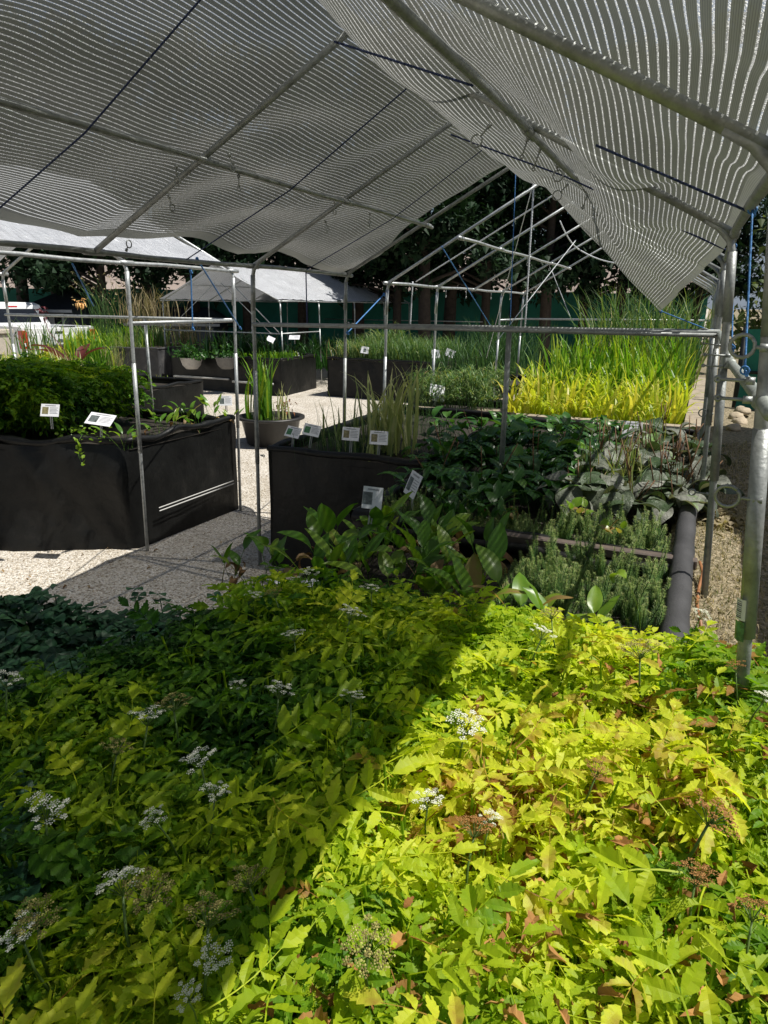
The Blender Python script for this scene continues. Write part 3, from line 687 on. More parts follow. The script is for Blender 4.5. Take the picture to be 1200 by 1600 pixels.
rope([at(298, 424, x=-4.0), at(301, 513, x=-4.03)], 'rope_blue', 'light blue rope hanging from the left eave rail between two posts', 0.006)
rope([at(308, 405, x=XL), at(375, 512, x=-4.0)], 'rope_blue', 'blue rope stretched across the aisle from eave rail to post', 0.005)
rope([at(113, 412, x=-4.02), at(146, 478, y=7.5)], 'rope_blue', 'thin blue guy rope at the left behind the white eave rail', 0.006, knot=False)
rope([at(543, 520, y=5.8), at(600, 460, y=6.7)], 'rope_blue', 'blue rope tied round the fourth left post', 0.006)
rope([at(478, 425, x=XL), at(480, 512, x=XL)], 'rope_navy', 'dark blue rope hanging between the third and fourth left posts', 0.005, knot=False)

# ------------------------------------------------------------------ raised beds
def bed(label, P, rim=0.94, base=0.0, m='liner', rimw=0.045, rimm=None, rough=0.045, folds=1.5, seed=0, z0s=None, soil_dz=0.07, group='raised planter beds', loose=0.0, calm=()):
    P = [Vector((p[0], p[1], 0)) for p in P]; c = sum(P, Vector())/len(P)
    t = thing('raised_bed', label, 'planter bed', (c.x, c.y, base), 0, group)
    def b(mb, n_, mm, sm=True):
        o = mb.build(n_, mm, t, smooth=sm); o.location = (-c.x, -c.y, -base); return o
    # draped liner: perimeter strip
    ring_ = []; n = len(P)
    for i in range(n):
        a, q = P[i], P[(i+1) % n]; L = (q-a).length; k = max(4, int(L/0.045))
        d = (q-a).normalized(); nn = Vector((d.y, -d.x, 0))
        for j in range(k): ring_.append((a.lerp(q, j/k), nn, i, j/k, L))
    NR = 16; V = []
    for r_ in range(NR+1):
        h = r_/NR; z = base-0.02+(rim-base)*h
        for idx, (p, nn, i, tt, L) in enumerate(ring_):
            off = 0.022*folds*noise.noise(Vector((idx*0.06, h*1.6, seed)))+0.018*folds*noise.noise(Vector((idx*0.22+h*2.5, h*0.6, seed+9)))
            off += 0.05*(1-h)**4*(0.5+0.5*noise.noise(Vector((idx*0.1, 0, seed+3))))
            off += loose*0.13*math.sin(math.pi*h)*max(0, noise.noise(Vector((idx*0.035+h*1.2, 0.3, seed+5))))*2
            edge = min(tt, 1-tt)*L
            if edge < 0.06: off *= 0.6
            if i in calm: off = off*0.30-0.012
            V.append(tuple(p+nn*off+Vector((0, 0, z+(0.02*noise.noise(Vector((idx*0.15, 1, seed))) if r_ == NR else 0)))))
    m_ = len(ring_)
    f = [(r_*m_+i, r_*m_+(i+1) % m_, (r_+1)*m_+(i+1) % m_, (r_+1)*m_+i) for r_ in range(NR) for i in range(m_)]
    b(MB().add(V, f), 'liner', m)
    # rolled rim
    cen = []
    for idx, (p, nn, i, tt, L) in enumerate(ring_):
        cen.append(p-nn*0.01+Vector((0, 0, rim+0.004+rough*0.5*noise.noise(Vector((idx*0.14, 3, seed))))))
    RR = [rimw*(0.55+rough*6*abs(noise.noise(Vector((idx*0.2, 8, seed)))) ) for idx in range(m_)]
    b(MB().tube(cen+[cen[0]], RR+[RR[0]], 8, cap=False), 'rim', rimm or m)
    sv = [tuple(p+Vector((0, 0, rim-soil_dz))) for p in P]
    b(MB().add(sv, [tuple(range(n))]), 'soil', 'soil', False)
    return t, b
def rect(x0, y0, x1, y1): return [(x0, y0), (x1, y0), (x1, y1), (x0, y1)]
bed('black lined bed in the foreground, overgrown by yellow green parsley', [(-2.7, -0.5), (0.02, -0.5), (0.02, 2.08), (-1.28, 2.08), (-1.45, 1.60), (-2.7, 1.05)], 0.93, seed=1)
bed('black lined bed of paddle leaved plants and mare\'s tail behind the foreground bed', rect(-1.42, 2.22, 0.05, 3.14), 0.88, seed=2)
tP, bP = bed('long black lined bed of broad leaved plantain in the middle', rect(-1.62, 3.24, 0.05, 6.95), 0.90, seed=3, rimw=0.06)
tQ, bQ = bed('tall black bed with four white plant signs beside the aisle', [(-2.93, 4.42), (-1.66, 4.44), (-1.66, 6.95), (-2.93, 6.95)], 0.94, seed=4, folds=0.9)
tS, bS = bed('long bed packed with tall yellow green iris', rect(-1.95, 7.12, 0.0, 12.3), 0.86, seed=5)
tT, bT = bed('bed of pale feathery foliage left of the iris bed', rect(-3.0, 7.12, -2.0, 8.6), 0.84, seed=6)
tL, bL = bed('black lined bed at the left with creased liner and white strips', [(-6.9, 3.75), (-5.15, 3.76), (-4.15, 4.27), (-4.10, 5.60), (-6.9, 5.60)], 0.92, seed=7, folds=2.2, rough=0.10, loose=0.9, calm=(2,))
bL(MB().box((-4.075, 4.45, 0.288), (-4.066, 5.52, 0.298), 0.003).box((-4.078, 4.45, 0.315), (-4.070, 5.52, 0.325), 0.003), 'white_strip', 'white')
bed('low wood rimmed bed carrying two white heron figures', [(-10.6, 9.5), (-9.4, 9.72), (-9.35, 11.2), (-10.6, 11.2)], 0.45, seed=8, rimm='redwood', m='liner_grey')
tU, bU = bed('distant black bed of fine sedge with three white signs', [(-7.65, 14.05), (-4.92, 13.9), (-4.70, 16.0), (-7.65, 16.4)], 0.84, seed=9, folds=1.0)
tV, bV = bed('distant black bed with long white strips on its front', [(-11.8, 13.75), (-8.5, 13.5), (-8.65, 15.3), (-11.8, 15.6)], 0.80, seed=10, folds=0.6)
bV(MB().box((-11.6, 13.55, 0.28), (-10.0, 13.6, 0.32)).box((-9.8, 13.42, 0.25), (-8.7, 13.47, 0.29)), 'white_strip', 'white')
bed('grey lined bed with flowering plants in front of the white pickup', [(-15.2, 13.0), (-12.05, 13.6), (-12.3, 15.6), (-15.2, 15.6)], 0.92, m='liner_grey', seed=11, folds=0.9)
bed('dark bed of canna and rush behind the left planter', rect(-9.4, 6.9, -6.9, 8.7), 0.86, seed=12)
bed('low dark bed behind the sedge at the far end', rect(-4.6, 11.6, -2.2, 13.2), 0.72, seed=13)
# timber edges
def plank(label, a, b_, w_=0.13, th=0.035, m='wood', group='timber edging planks', name='plank'):
    a = Vector(a); b_ = Vector(b_); d = (b_-a); L = d.length; ang = math.atan2(d.y, d.x)
    mb = MB(); mb.box((0, -w_/2, 0), (L, w_/2, th), 0.004)
    o = mb.build(name, m); o.location = a; o.rotation_euler = (0, -math.asin(d.z/L), ang)
    return tag(o, label, 'plank', group)
plank('weathered plank along the front edge of the iris bed', (-3.05, 7.08, 0.905), (0.03, 7.05, 0.905), 0.12)
plank('wide weathered plank on the right edge of the iris bed', (0.0, 7.14, 0.90), (0.0, 12.3, 0.90), 0.17)
plank('plank across the bare corner left of the iris bed', (-2.2, 8.9, 0.80), (-1.95, 10.4, 0.84), 0.30)
plank('short plank step beside the middle post', (-2.3, 7.75, 0.83), (-1.3, 7.75, 0.83), 0.14)
mb = MB(); mb.box((-0.86, 3.155, 0.90), (0.09, 3.20, 0.945), 0.006).box((-0.86, 3.205, 0.915), (0.09, 3.235, 0.935), 0.004)
tag(mb.build('rail_board', 'rail'), 'brown twin rail across the mare\'s tail in the sunlit bed', 'rail')
mb = MB(); mb.box((-1.46, 2.14, 0.86), (-0.86, 2.19, 0.905), 0.006)
tag(mb.build('rail_board', 'wood'), 'grey board at the back edge of the foreground bed', 'rail')
mb = MB(); pts = [(0.03, y, 0.925+0.006*noise.noise(Vector((y*3, 0, 0)))) for y in np.linspace(2.1, 4.2, 24)]
mb.tube(pts, [0.047+0.006*noise.noise(Vector((i*0.5, 4, 1))) for i in range(24)], 12)
tag(mb.build('liner_roll', 'liner_grey', smooth=True), 'rolled dark liner edge running along the right side of the sunlit bed', 'liner roll')
mb = MB(); mb.tube([(0.10, 3.19, 0.93), (0.115, 3.1, 0.915), (0.105, 3.0, 0.885), (0.10, 2.85, 0.87), (0.12, 2.6, 0.872)], 0.007, 8)
tag(mb.build('hose', 'hose', smooth=True), 'thin copper coloured hose curling down beside the right post', 'hose')

# ------------------------------------------------------------------ plant signs
def sign(label, p, yaw, tilt=0.6, w_=0.115, h_=0.085, photo='photo_green', px=-0.25, stake=0.14, roll=0.0, group='laminated plant signs', s=1.0, lines=5, big=False, stakes='white'):
    t = thing('plant_sign', label, 'sign', p, yaw, group); t.rotation_euler = (0, roll, yaw); t.scale = (s, s, s)
    ct, st = math.cos(tilt), math.sin(tilt)
    def pl(x0, x1, y0, y1, off, thick, mm, nm):
        # card local: u=x, v along slanted plane (up/back)
        V = []
        for o_ in (off-thick, off):
            for (u, v) in ((x0, y0), (x1, y0), (x1, y1), (x0, y1)):
                V.append((u, v*ct+o_*-st*1.0, v*st+o_*ct))
        return MB().add(V, [(3, 2, 1, 0), (4, 5, 6, 7), (0, 1, 5, 4), (1, 2, 6, 5), (2, 3, 7, 6), (3, 0, 4, 7)]).build(nm, mm, t)
    W2, H2 = w_/2, h_/2
    crd = pl(-W2, W2, -H2, H2, 0, 0.0025, 'card', 'card')
    ps = 0.42 if not big else 0.6
    cx = px*w_
    pl(cx-ps*W2*0.8, cx+ps*W2*0.8, -H2*0.62, H2*0.5, 0.0012, 0.0012, photo, 'picture').parent = crd
    mb = MB()
    def addline(x0, x1, y, hh):
        V = []
        for o_ in (0.0002, 0.0013):
            for (u, v) in ((x0, y-hh), (x1, y-hh), (x1, y+hh), (x0, y+hh)): V.append((u, v*ct-o_*st, v*st+o_*ct))
        mb.add(V, [(4, 5, 6, 7), (0, 1, 5, 4), (1, 2, 6, 5), (2, 3, 7, 6), (3, 0, 4, 7)])
    addline(-W2*0.55, W2*0.6, H2*0.76, H2*0.07)
    if not big:
        for k in range(lines):
            y = H2*(0.42-0.22*k); addline(cx+ps*W2+0.004, W2*(0.86-0.12*(k % 2)), y, H2*0.035)
    mb.build('text_lines', 'print', crd)
    mb = MB(); mb.tube([(0, 0, -0.004), (0, 0.004, -stake)], 0.004, 6); mb.tube([(0.012, 0, -0.004), (0.012, 0.004, -stake)], 0.003, 5)
    mb.build('stake', stakes, t)
    return t
cy = YAW
sign('white sign with a green picture, leftmost of the four on the black bed', at(458, 675, y=4.55), cy-0.35, 0.9, 0.12, 0.09, roll=0.15)
sign('white sign with a green picture, second from the aisle on the black bed', at(487, 672, y=4.58), cy-0.15, 0.95, 0.13, 0.095, roll=0.18)
sign('white sign with a brown picture, third from the aisle on the black bed', at(548, 678, y=4.55), cy-0.05, 1.15, 0.125, 0.10, 'photo_tan', roll=0.06)
sign('white sign with a brown picture, furthest right of the four on the black bed', at(592, 684, y=4.5), cy, 1.15, 0.13, 0.10, 'photo_tan', roll=0.06)
sign('sign half hidden behind the striped iris blades', at(597, 645, y=5.6), cy+0.9, 1.1, 0.12, 0.12, 'photo_green')
sign('crumpled white sign in front of the feathery foliage', at(683, 614, y=7.3), cy+0.2, 1.1, 0.17, 0.19, 'card', big=True, roll=0.2)
sign('white sign with a dark aquatic picture standing above the paddle leaves', at(582, 778, y=2.75), cy+0.1, 1.25, 0.09, 0.10, 'photo_grey', big=True, roll=0.14)
sign('white sign turned almost edge on, right of the picture sign above the paddle leaves', at(645, 757, y=3.35), cy-1.15, 1.2, 0.12, 0.13, 'photo_grey', roll=0.1)
sign('faded sign in the dark green foliage of the left bed', at(78, 641, y=3.72), cy+0.1, 1.1, 0.13, 0.095, 'photo_tan', roll=0.05)
sign('bright two panel sign tilted back over the left bed rim', at(157, 655, y=3.95), cy-0.1, 0.55, 0.2, 0.13, 'photo_grey', roll=0.12)
sign('grey backed sign at the far corner of the left bed', at(352, 626, y=5.75), cy+0.2, 1.2, 0.13, 0.10, 'photo_grey', roll=0.0)
sign('small white sign at the left end of the distant sedge bed', at(570, 547, y=14.1), cy, 1.2, 0.17, 0.15, 'photo_grey', roll=0.15, px=0)
sign('small white sign near the middle of the distant sedge bed', at(681, 553, y=13.9), cy, 1.2, 0.17, 0.17, 'photo_grey', roll=0.0, px=0)
sign('small white sign tilted beside the right corner of the distant sedge bed', at(704, 552, y=13.9), cy, 1.2, 0.20, 0.16, 'photo_grey', roll=0.35, px=0)
sign('pale grey sign in front of the iris bed edge above the plantain', at(988, 671, y=6.85), cy, 1.3, 0.19, 0.15, 'card', roll=0.05)
sign('white sign lying among leaves of the distant shaded bed', at(460, 527, y=14.0), cy, 0.5, 0.24, 0.18, 'card', roll=0.0)
sign('smaller white sign left of another in the distant shaded bed', at(423, 530, y=14.0), cy, 0.6, 0.17, 0.18, 'card', roll=0.4)
sign('thin white tag upright in the mare\'s tail behind the brown rail', at(925, 860, y=3.3), cy, 1.4, 0.025, 0.07, 'card', px=0, stake=0.05)

def toph(p):
    d = np.array(p[:3])-CAM; z = d@fw
    return 600+F*(d@rt)/z, 800-F*(d@up)/z
def inside(q, P):
    c = False; j = len(P)-1
    for i in range(len(P)):
        if (P[i][1] > q[1]) != (P[j][1] > q[1]) and q[0] < (P[j][0]-P[i][0])*(q[1]-P[i][1])/(P[j][1]-P[i][1])+P[i][0]: c = not c
        j = i
    return c
# outline of the parsley stand on the bed (world x, y); the clover patch fills the rest
CLOVER = [(-2.6, 1.40), (-1.95, 1.40), (-1.68, 1.47), (-1.33, 1.53), (-1.25, 1.40), (-1.26, 1.22), (-1.33, 1.05), (-1.40, 0.93), (-1.5, 0.75), (-2.6, 0.75)]
STAND = [(-1.9, 0.0), (0.45, 0.0), (0.42, 1.45), (0.20, 1.62), (0.12, 1.95), (-0.5, 2.05), (-1.10, 2.02), (-1.22, 1.75), (-1.21, 1.42), (-1.24, 1.18), (-1.33, 0.98), (-1.42, 0.80), (-1.9, 0.60)]
# ------------------------------------------------------------------ foreground parsley mass
COMP = [compound(random.choice((3, 3, 4, 4)), 0.155, 0.042, s) for s in range(26)]
def top_h(x, y):
    h = 1.17+0.05*noise.noise(Vector((x*2.2, y*2.2, 1)))+0.03*noise.noise(Vector((x*6, y*6, 2)))
    h -= 0.10*sstep(1.55, 2.1, y)
    h += 0.11*sstep(-0.05, 0.25, x)*sstep(0.9, 1.3, y)
    return h
def leaf_cloud(name, m, n, sampler, templates, s=(0.8, 1.2), tilt=(-0.5, 0.3), tone=lambda p: 0.5, stem=None, roll=0.35, kind='stuff', label='', cat='plants', pick=None):
    mb = MB()
    for k in range(n):
        p = sampler()
        if p is None: continue
        T = templates[random.randrange(len(templates))]
        yaw = random.uniform(0, 6.283); sc = random.uniform(*s)*(0.78+0.22*float(sstep(0.6, 1.4, p[1])) if name == 'parsley_foliage' else 1)
        put(mb, T, p, yaw, random.uniform(*tilt), random.gauss(0, roll), sc, tone(p))
        if stem: mb.tube([(p[0], p[1], p[2]), (p[0]+random.uniform(-.03, .03), p[1]+random.uniform(-.03, .03), p[2]-stem)], 0.0018, 3, min(1, tone(p)*0.8), False)
    o = mb.build(name, m)
    return tag(o, label, cat, kind=kind)
def near_edge(x, y):
    # back outline of the parsley: recedes toward the left
    return y < 2.06 - 0.55*sstep(-1.0, -1.75, x) if x < -1.0 else y < 2.06
def s_par():
    while True:
        x = random.uniform(-2.0, 0.46); y = random.uniform(0.12, 2.15)
        if not inside((x+random.gauss(0, 0.02), y+random.gauss(0, 0.02)), STAND): continue
        d = abs(random.gauss(0, 0.07))
        return (x, y, top_h(x, y)-min(d, 0.24)+0.012*random.random())
def tone_par(p):  # natural colour patches, plus left-side shade and right-side sun put into the tone
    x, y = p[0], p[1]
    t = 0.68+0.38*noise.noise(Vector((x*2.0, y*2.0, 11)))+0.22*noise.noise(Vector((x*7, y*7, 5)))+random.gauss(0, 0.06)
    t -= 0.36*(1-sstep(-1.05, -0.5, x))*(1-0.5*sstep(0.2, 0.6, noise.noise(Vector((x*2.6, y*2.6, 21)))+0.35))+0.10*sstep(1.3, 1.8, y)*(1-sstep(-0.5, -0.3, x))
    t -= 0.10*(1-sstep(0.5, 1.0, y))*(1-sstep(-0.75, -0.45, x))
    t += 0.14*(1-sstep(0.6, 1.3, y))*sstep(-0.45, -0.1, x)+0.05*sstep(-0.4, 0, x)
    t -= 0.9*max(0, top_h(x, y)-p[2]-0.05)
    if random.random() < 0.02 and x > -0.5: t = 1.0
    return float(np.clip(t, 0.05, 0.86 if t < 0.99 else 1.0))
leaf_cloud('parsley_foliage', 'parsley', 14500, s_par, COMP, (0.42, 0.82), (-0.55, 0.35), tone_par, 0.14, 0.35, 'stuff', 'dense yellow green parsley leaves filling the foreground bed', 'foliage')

# paler taller shoots: extra compound leaves standing proud
mb = MB()
for k in range(260):
    x = random.uniform(-1.15, 0.15); y = random.uniform(0.25, 1.9); z = top_h(x, y)+random.uniform(0.0, 0.05)
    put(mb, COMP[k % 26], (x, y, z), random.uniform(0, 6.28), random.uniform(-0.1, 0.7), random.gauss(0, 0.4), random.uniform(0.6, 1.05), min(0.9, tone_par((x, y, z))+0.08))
    mb.tube([(x, y, z), (x+random.uniform(-.05, .05), y+random.uniform(-.05, .05), z-0.2)], 0.0026, 4, 0.6, False)
tag(mb.build('parsley_shoots', 'parsley'), 'upright paler parsley shoots rising above the foreground leaves', 'foliage', kind='stuff')
# withered bits on the sunny side
mb = MB(); BR = [leaflet(1, 0.5, 3, 0.5, 0.9, random.Random(i)) for i in range(5)]
for k in range(260):
    cx_, cy_ = random.choice([(0.0, 0.62), (0.1, 0.75), (-0.12, 0.8), (0.12, 0.95), (-0.02, 1.05), (0.16, 1.2), (-0.3, 0.6), (-0.1, 1.5)])
    x = random.gauss(cx_, 0.07); y = random.gauss(cy_, 0.07)
    put(mb, BR[k % 5], (x, y, top_h(x, y)-abs(random.gauss(0, 0.03))+0.01), random.uniform(0, 6.28), random.uniform(-1, 1), random.gauss(0, 0.8), random.uniform(0.018, 0.04), random.random())
tag(mb.build('withered_leaves', 'seed_brown'), 'rusty brown withered leaflets scattered in the sunny parsley', 'foliage', kind='stuff')

# umbel flowers
def umbel_mesh(seed, n=18, R=0.03, m='floret'):
    r = random.Random(seed); st = MB(); fl = MB()
    st.tube([(0, 0, -0.14), (0.004, 0.002, -0.05), (0, 0, 0)], [0.0026, 0.0022, 0.0018], 5)
    oc = (np.array([(1, 0, 0), (0, 1, 0), (-1, 0, 0), (0, -1, 0), (0, 0, .6), (0, 0, -.6)], float), [(0, 1, 4), (1, 2, 4), (2, 3, 4), (3, 0, 4), (1, 0, 5), (2, 1, 5), (3, 2, 5), (0, 3, 5)])
    for k in range(n):
        a = k*2.4; rr_ = R*math.sqrt((k+0.5)/n); z = 0.030-rr_*rr_*9+r.uniform(-.003, .003)
        if r.random() < 0.12: continue
        rr_ *= r.uniform(0.82, 1.2); q = (rr_*math.cos(a), rr_*math.sin(a), z+r.uniform(-.005, .004)); us = r.uniform(0.7, 1.15)
        st.tube([(0, 0, 0), (q[0]*0.6, q[1]*0.6, z*0.65), q], 0.0007, 3, cap=False)
        for j in range(13):
            b_ = j*2.4; r2 = 0.0068*us*math.sqrt((j+.5)/13)
            put(fl, oc, (q[0]+r2*math.cos(b_), q[1]+r2*math.sin(b_), q[2]+0.004-r2*r2*40+r.uniform(-.001, .001)), r.uniform(0, 3), r.uniform(-.4, .4), 0, r.uniform(0.0012, 0.0020), r.random())
    return st, fl
UM = {}; random.seed(11)
def umbel(kind, px, py, label, s=1.0, dz=0.0, cat='flower head'):
    x, y, z = at(px, py, z=1.24)[:]
    z0 = top_h(x, y)+0.055+dz; p = at(px, py, z=z0)
    key = (kind, random.randrange(4))
    grp = {'floret': 'white umbel flowers in the foreground bed', 'seed': 'greenish seed umbels in the foreground bed', 'seed_brown': 'brown withered umbels in the foreground bed'}[kind]
    if key not in UM:
        t = thing('umbel_flower' if kind == 'floret' else 'seed_umbel', label, cat, p, 0, grp)
        st, fl = umbel_mesh(3+len(UM), 17 if kind == 'floret' else 19, 0.032, kind)
        st.build('stalk', 'stem', t, True); fl.build('florets' if kind == 'floret' else 'seeds', kind, t)
        UM[key] = t; o = t
    else:
        o = copy_tree(UM[key])
    o.location = p; o.rotation_euler = (random.uniform(-.3, .3), random.uniform(-.3, .3), random.uniform(0, 6.28)); o.scale = (s, s, s*0.95); o['label'] = label; o['category'] = cat
for px, py, s, lb_ in [
    (10, 1075, 1.2, 'white umbel at the left edge below the clover leaves'), (72, 1285, 1.15, 'large white umbel at the left, above the lower left clover leaf'),
    (38, 1475, 1.1, 'white umbel in the lower left corner area'), (192, 1400, 1.2, 'broad white umbel beside a greenish seed umbel, lower left'),
    (247, 1288, 0.85, 'small white umbel right of the large left one'), (230, 1135, 1.1, 'white umbel beside the dark seed umbel, left of centre'),
    (372, 1080, 0.8, 'small white umbel in the shaded green leaves at mid left'), (395, 938, 0.9, 'white umbel at the back rim beside a dark seed umbel'),
    (485, 905, 1.3, 'flat white umbel at the back edge next to the pale sheet'), (460, 1003, 1.1, 'white umbel in the striped shade, middle of the back rows'),
    (546, 970, 1.1, 'white umbel right of the middle in the striped shade'), (580, 928, 1.0, 'white umbel beneath the paddle leaves at the back edge'),
    (548, 1100, 0.9, 'white umbel where the green leaves turn yellow, at centre'), (435, 1092, 1.0, 'creamy umbel left of the centre one'),
    (315, 1200, 1.1, 'white umbel among bright leaves left of centre'), (668, 1262, 1.0, 'upright white umbel in the sunny leaves just right of centre'),
    (725, 1148, 1.2, 'cream umbel at the shadow edge, right of centre'), (335, 1252, 0.9, 'small white umbel below the bright leaves left of centre'),
    (338, 1503, 0.8, 'small shaded white umbel near the bottom, left'), (295, 1565, 0.7, 'tiny shaded umbel at the bottom, left'),
    (1093, 968, 1.0, 'white umbel at the right, beside the rolled liner'), (1192, 1098, 0.8, 'pale umbel at the right edge'), (845, 1000, 1.1, 'cream umbel in front of the sunlit mare\'s tail'),
    (765, 1290, 0.8, 'small cream umbel right of the upright white one')]:
    umbel('floret', px, py, lb_, s*random.uniform(0.75, 0.95), 0.008)
for px, py, s, lb_ in [(430, 935, 1.1, 'dark green seed umbel at the back rim'), (272, 1112, 1.3, 'dark green seed umbel left of centre'), (182, 1180, 1.0, 'dark seed umbel in the left shade'),
    (235, 1410, 1.3, 'olive seed umbel beside the broad white umbel'), (325, 1450, 1.3, 'flat olive seed umbel near the bottom left'), (390, 1388, 1.0, 'olive seed umbel left of the shadow line'),
    (60, 1450, 1.2, 'olive seed umbel above the lower left white umbel'), (575, 1495, 1.3, 'bright yellow green seed umbel near the bottom, at centre'), (1000, 1030, 1.6, 'yellow seed umbel at the upper right of the sunny leaves'),
    (862, 968, 1.1, 'yellow green seed umbel before the sunlit paddle leaves')]:
    umbel('seed', px, py, lb_, s*0.75, 0.02, cat='seed head')
for px, py, s, lb_ in [(1105, 1290, 1.9, 'large rusty brown umbel on a thick stalk at the right'), (1085, 1385, 1.4, 'brown umbel below the large rusty one'), (930, 1215, 1.2, 'brown umbel in the middle right leaves'),
    (740, 1310, 1.5, 'tan umbel in the sunny leaves at centre right'), (1175, 1440, 1.3, 'brown umbel at the lower right edge'), (1150, 1050, 1.0, 'brown umbel at the foot of the near post')]:
    umbel('seed_brown', px, py, lb_, s*0.62, 0.02, cat='seed head')

# clover
def clover(seed):
    r = random.Random(seed); m = MB()
    k = r.choice((3, 4, 4))
    for i in range(k):
        a = i*6.283/k+r.uniform(-.15, .15); V = [(0, 0, 0)]; n = 7
        for j in range(n+1):
            t = -0.72+1.44*j/n; rad = 0.034*(1-0.10*(abs(t) < 0.1)) * (0.85+0.15*math.cos(t*2))
            V.append((math.sin(a+t*0.85)*rad, math.cos(a+t*0.85)*rad, 0.004-0.010*(abs(t)/0.72)+r.uniform(-.001, .001)))
        m.add(V, [(0, j+1, j+2) for j in range(n)])
    return (np.concatenate(m.v), m.f)
CLO = [clover(i) for i in range(8)]
mb = MB()
for k in range(5200):
    x = random.uniform(-2.6, -1.2); y = random.uniform(0.75, 1.55)
    if not inside((x, y), CLOVER): continue
    z = 1.08+0.04*noise.noise(Vector((x*3, y*3, 7)))+random.uniform(-0.12, 0.04)
    t = random.uniform(0.1, 0.7)
    if random.random() < 0.03: t = 1
    put(mb, CLO[k % 8], (x, y, z), random.uniform(0, 6.28), random.gauss(0.0, 0.3), random.gauss(0, 0.3), random.uniform(0.75, 1.15), t)
    if k % 2: mb.tube([(x, y, z), (x+random.uniform(-.03, .03), y+random.uniform(-.03, .03), z-0.12)], 0.0012, 3, 0.5, False)
for (px, py) in [(85, 928), (60, 935), (100, 945), (340, 930), (250, 935), (210, 928), (30, 940)]:
    p = at(px, py, z=1.13); 
    for q in range(2): put(mb, CLO[q], (p.x+random.uniform(-.02, .02), p.y, p.z+random.uniform(-.01, .02)), random.uniform(0, 6), random.uniform(-.3, .4), 0.2, 0.8, 0.5)
    mb.tube([p, p+Vector((0.01, 0.01, -0.18))], 0.0015, 4, 0.5, False)
for k in range(26):
    p = at(random.uniform(0, 40), random.uniform(1200, 1400), z=1.15)
    put(mb, CLO[k % 8], p, random.uniform(0, 6), random.uniform(-.3, .4), 0.2, 0.95, 0.5)
tag(mb.build('water_clover', 'clover'), 'blue green four leaved clover crowding the left end of the foreground bed', 'foliage', kind='stuff')
# pale plastic sheet at the back edge
V = []
for j in range(7):
    for i in range(13):
        V.append((-1.42+0.42*i/12, 2.02+0.12*j/6, 1.0+0.03*math.sin(i*0.9)*math.sin(j*0.7+1)-0.02*j/6))
sh = MB().add(V, [(j*13+i, j*13+i+1, j*13+i+14, j*13+i+13) for j in range(6) for i in range(12)]).build('plastic_sheet', 'card', smooth=True)
tag(sh, 'pale grey plastic sheet under the flat white umbel at the back edge', 'sheet')

# ------------------------------------------------------------------ paddle leaved plants
def paddle_plant(label, p, n=9, s=0.2, seed=0, tone=0.5, brown=3, group='paddle leaved water plants', m='paddle', W=0.42, droop=(0.15, 0.7), stalk=(0.7, 1.3), spread=0.05, name='broadleaf_plant', cat='plant'):
    r = random.Random(seed); t = thing(name, label, cat, p, 0, group)
    lv = MB(); br = MB()
    for k in range(n):
        T = broadleaf(1, W*r.uniform(0.8, 1.15), r.uniform(*droop), 0.02, r.uniform(*stalk), 8, 0.2, r.random())
        put(lv, T, (r.uniform(-spread, spread), r.uniform(-spread, spread), -0.02), k*2.4+r.uniform(-.4, .4), r.uniform(-0.45, 0.05), r.uniform(-.2, .2), s*r.uniform(0.65, 1.1), tone+r.uniform(-.22, .25))
    lv.build('leaves', m, t, True)
    if brown:
        for k in range(brown):
            T = broadleaf(1, W*0.8, r.uniform(1.2, 2.0), 0.09, r.uniform(0.7, 1.1), 8, 0.5, r.random())
            put(br, T, (r.uniform(-spread, spread), r.uniform(-spread, spread), -0.02), r.uniform(0, 6.28), r.uniform(-.4, 0), r.uniform(-.5, .5), s*r.uniform(0.5, 0.9), r.random())
        br.build('withered_leaves', 'brownleaf', t, True)
    return t
i = 0
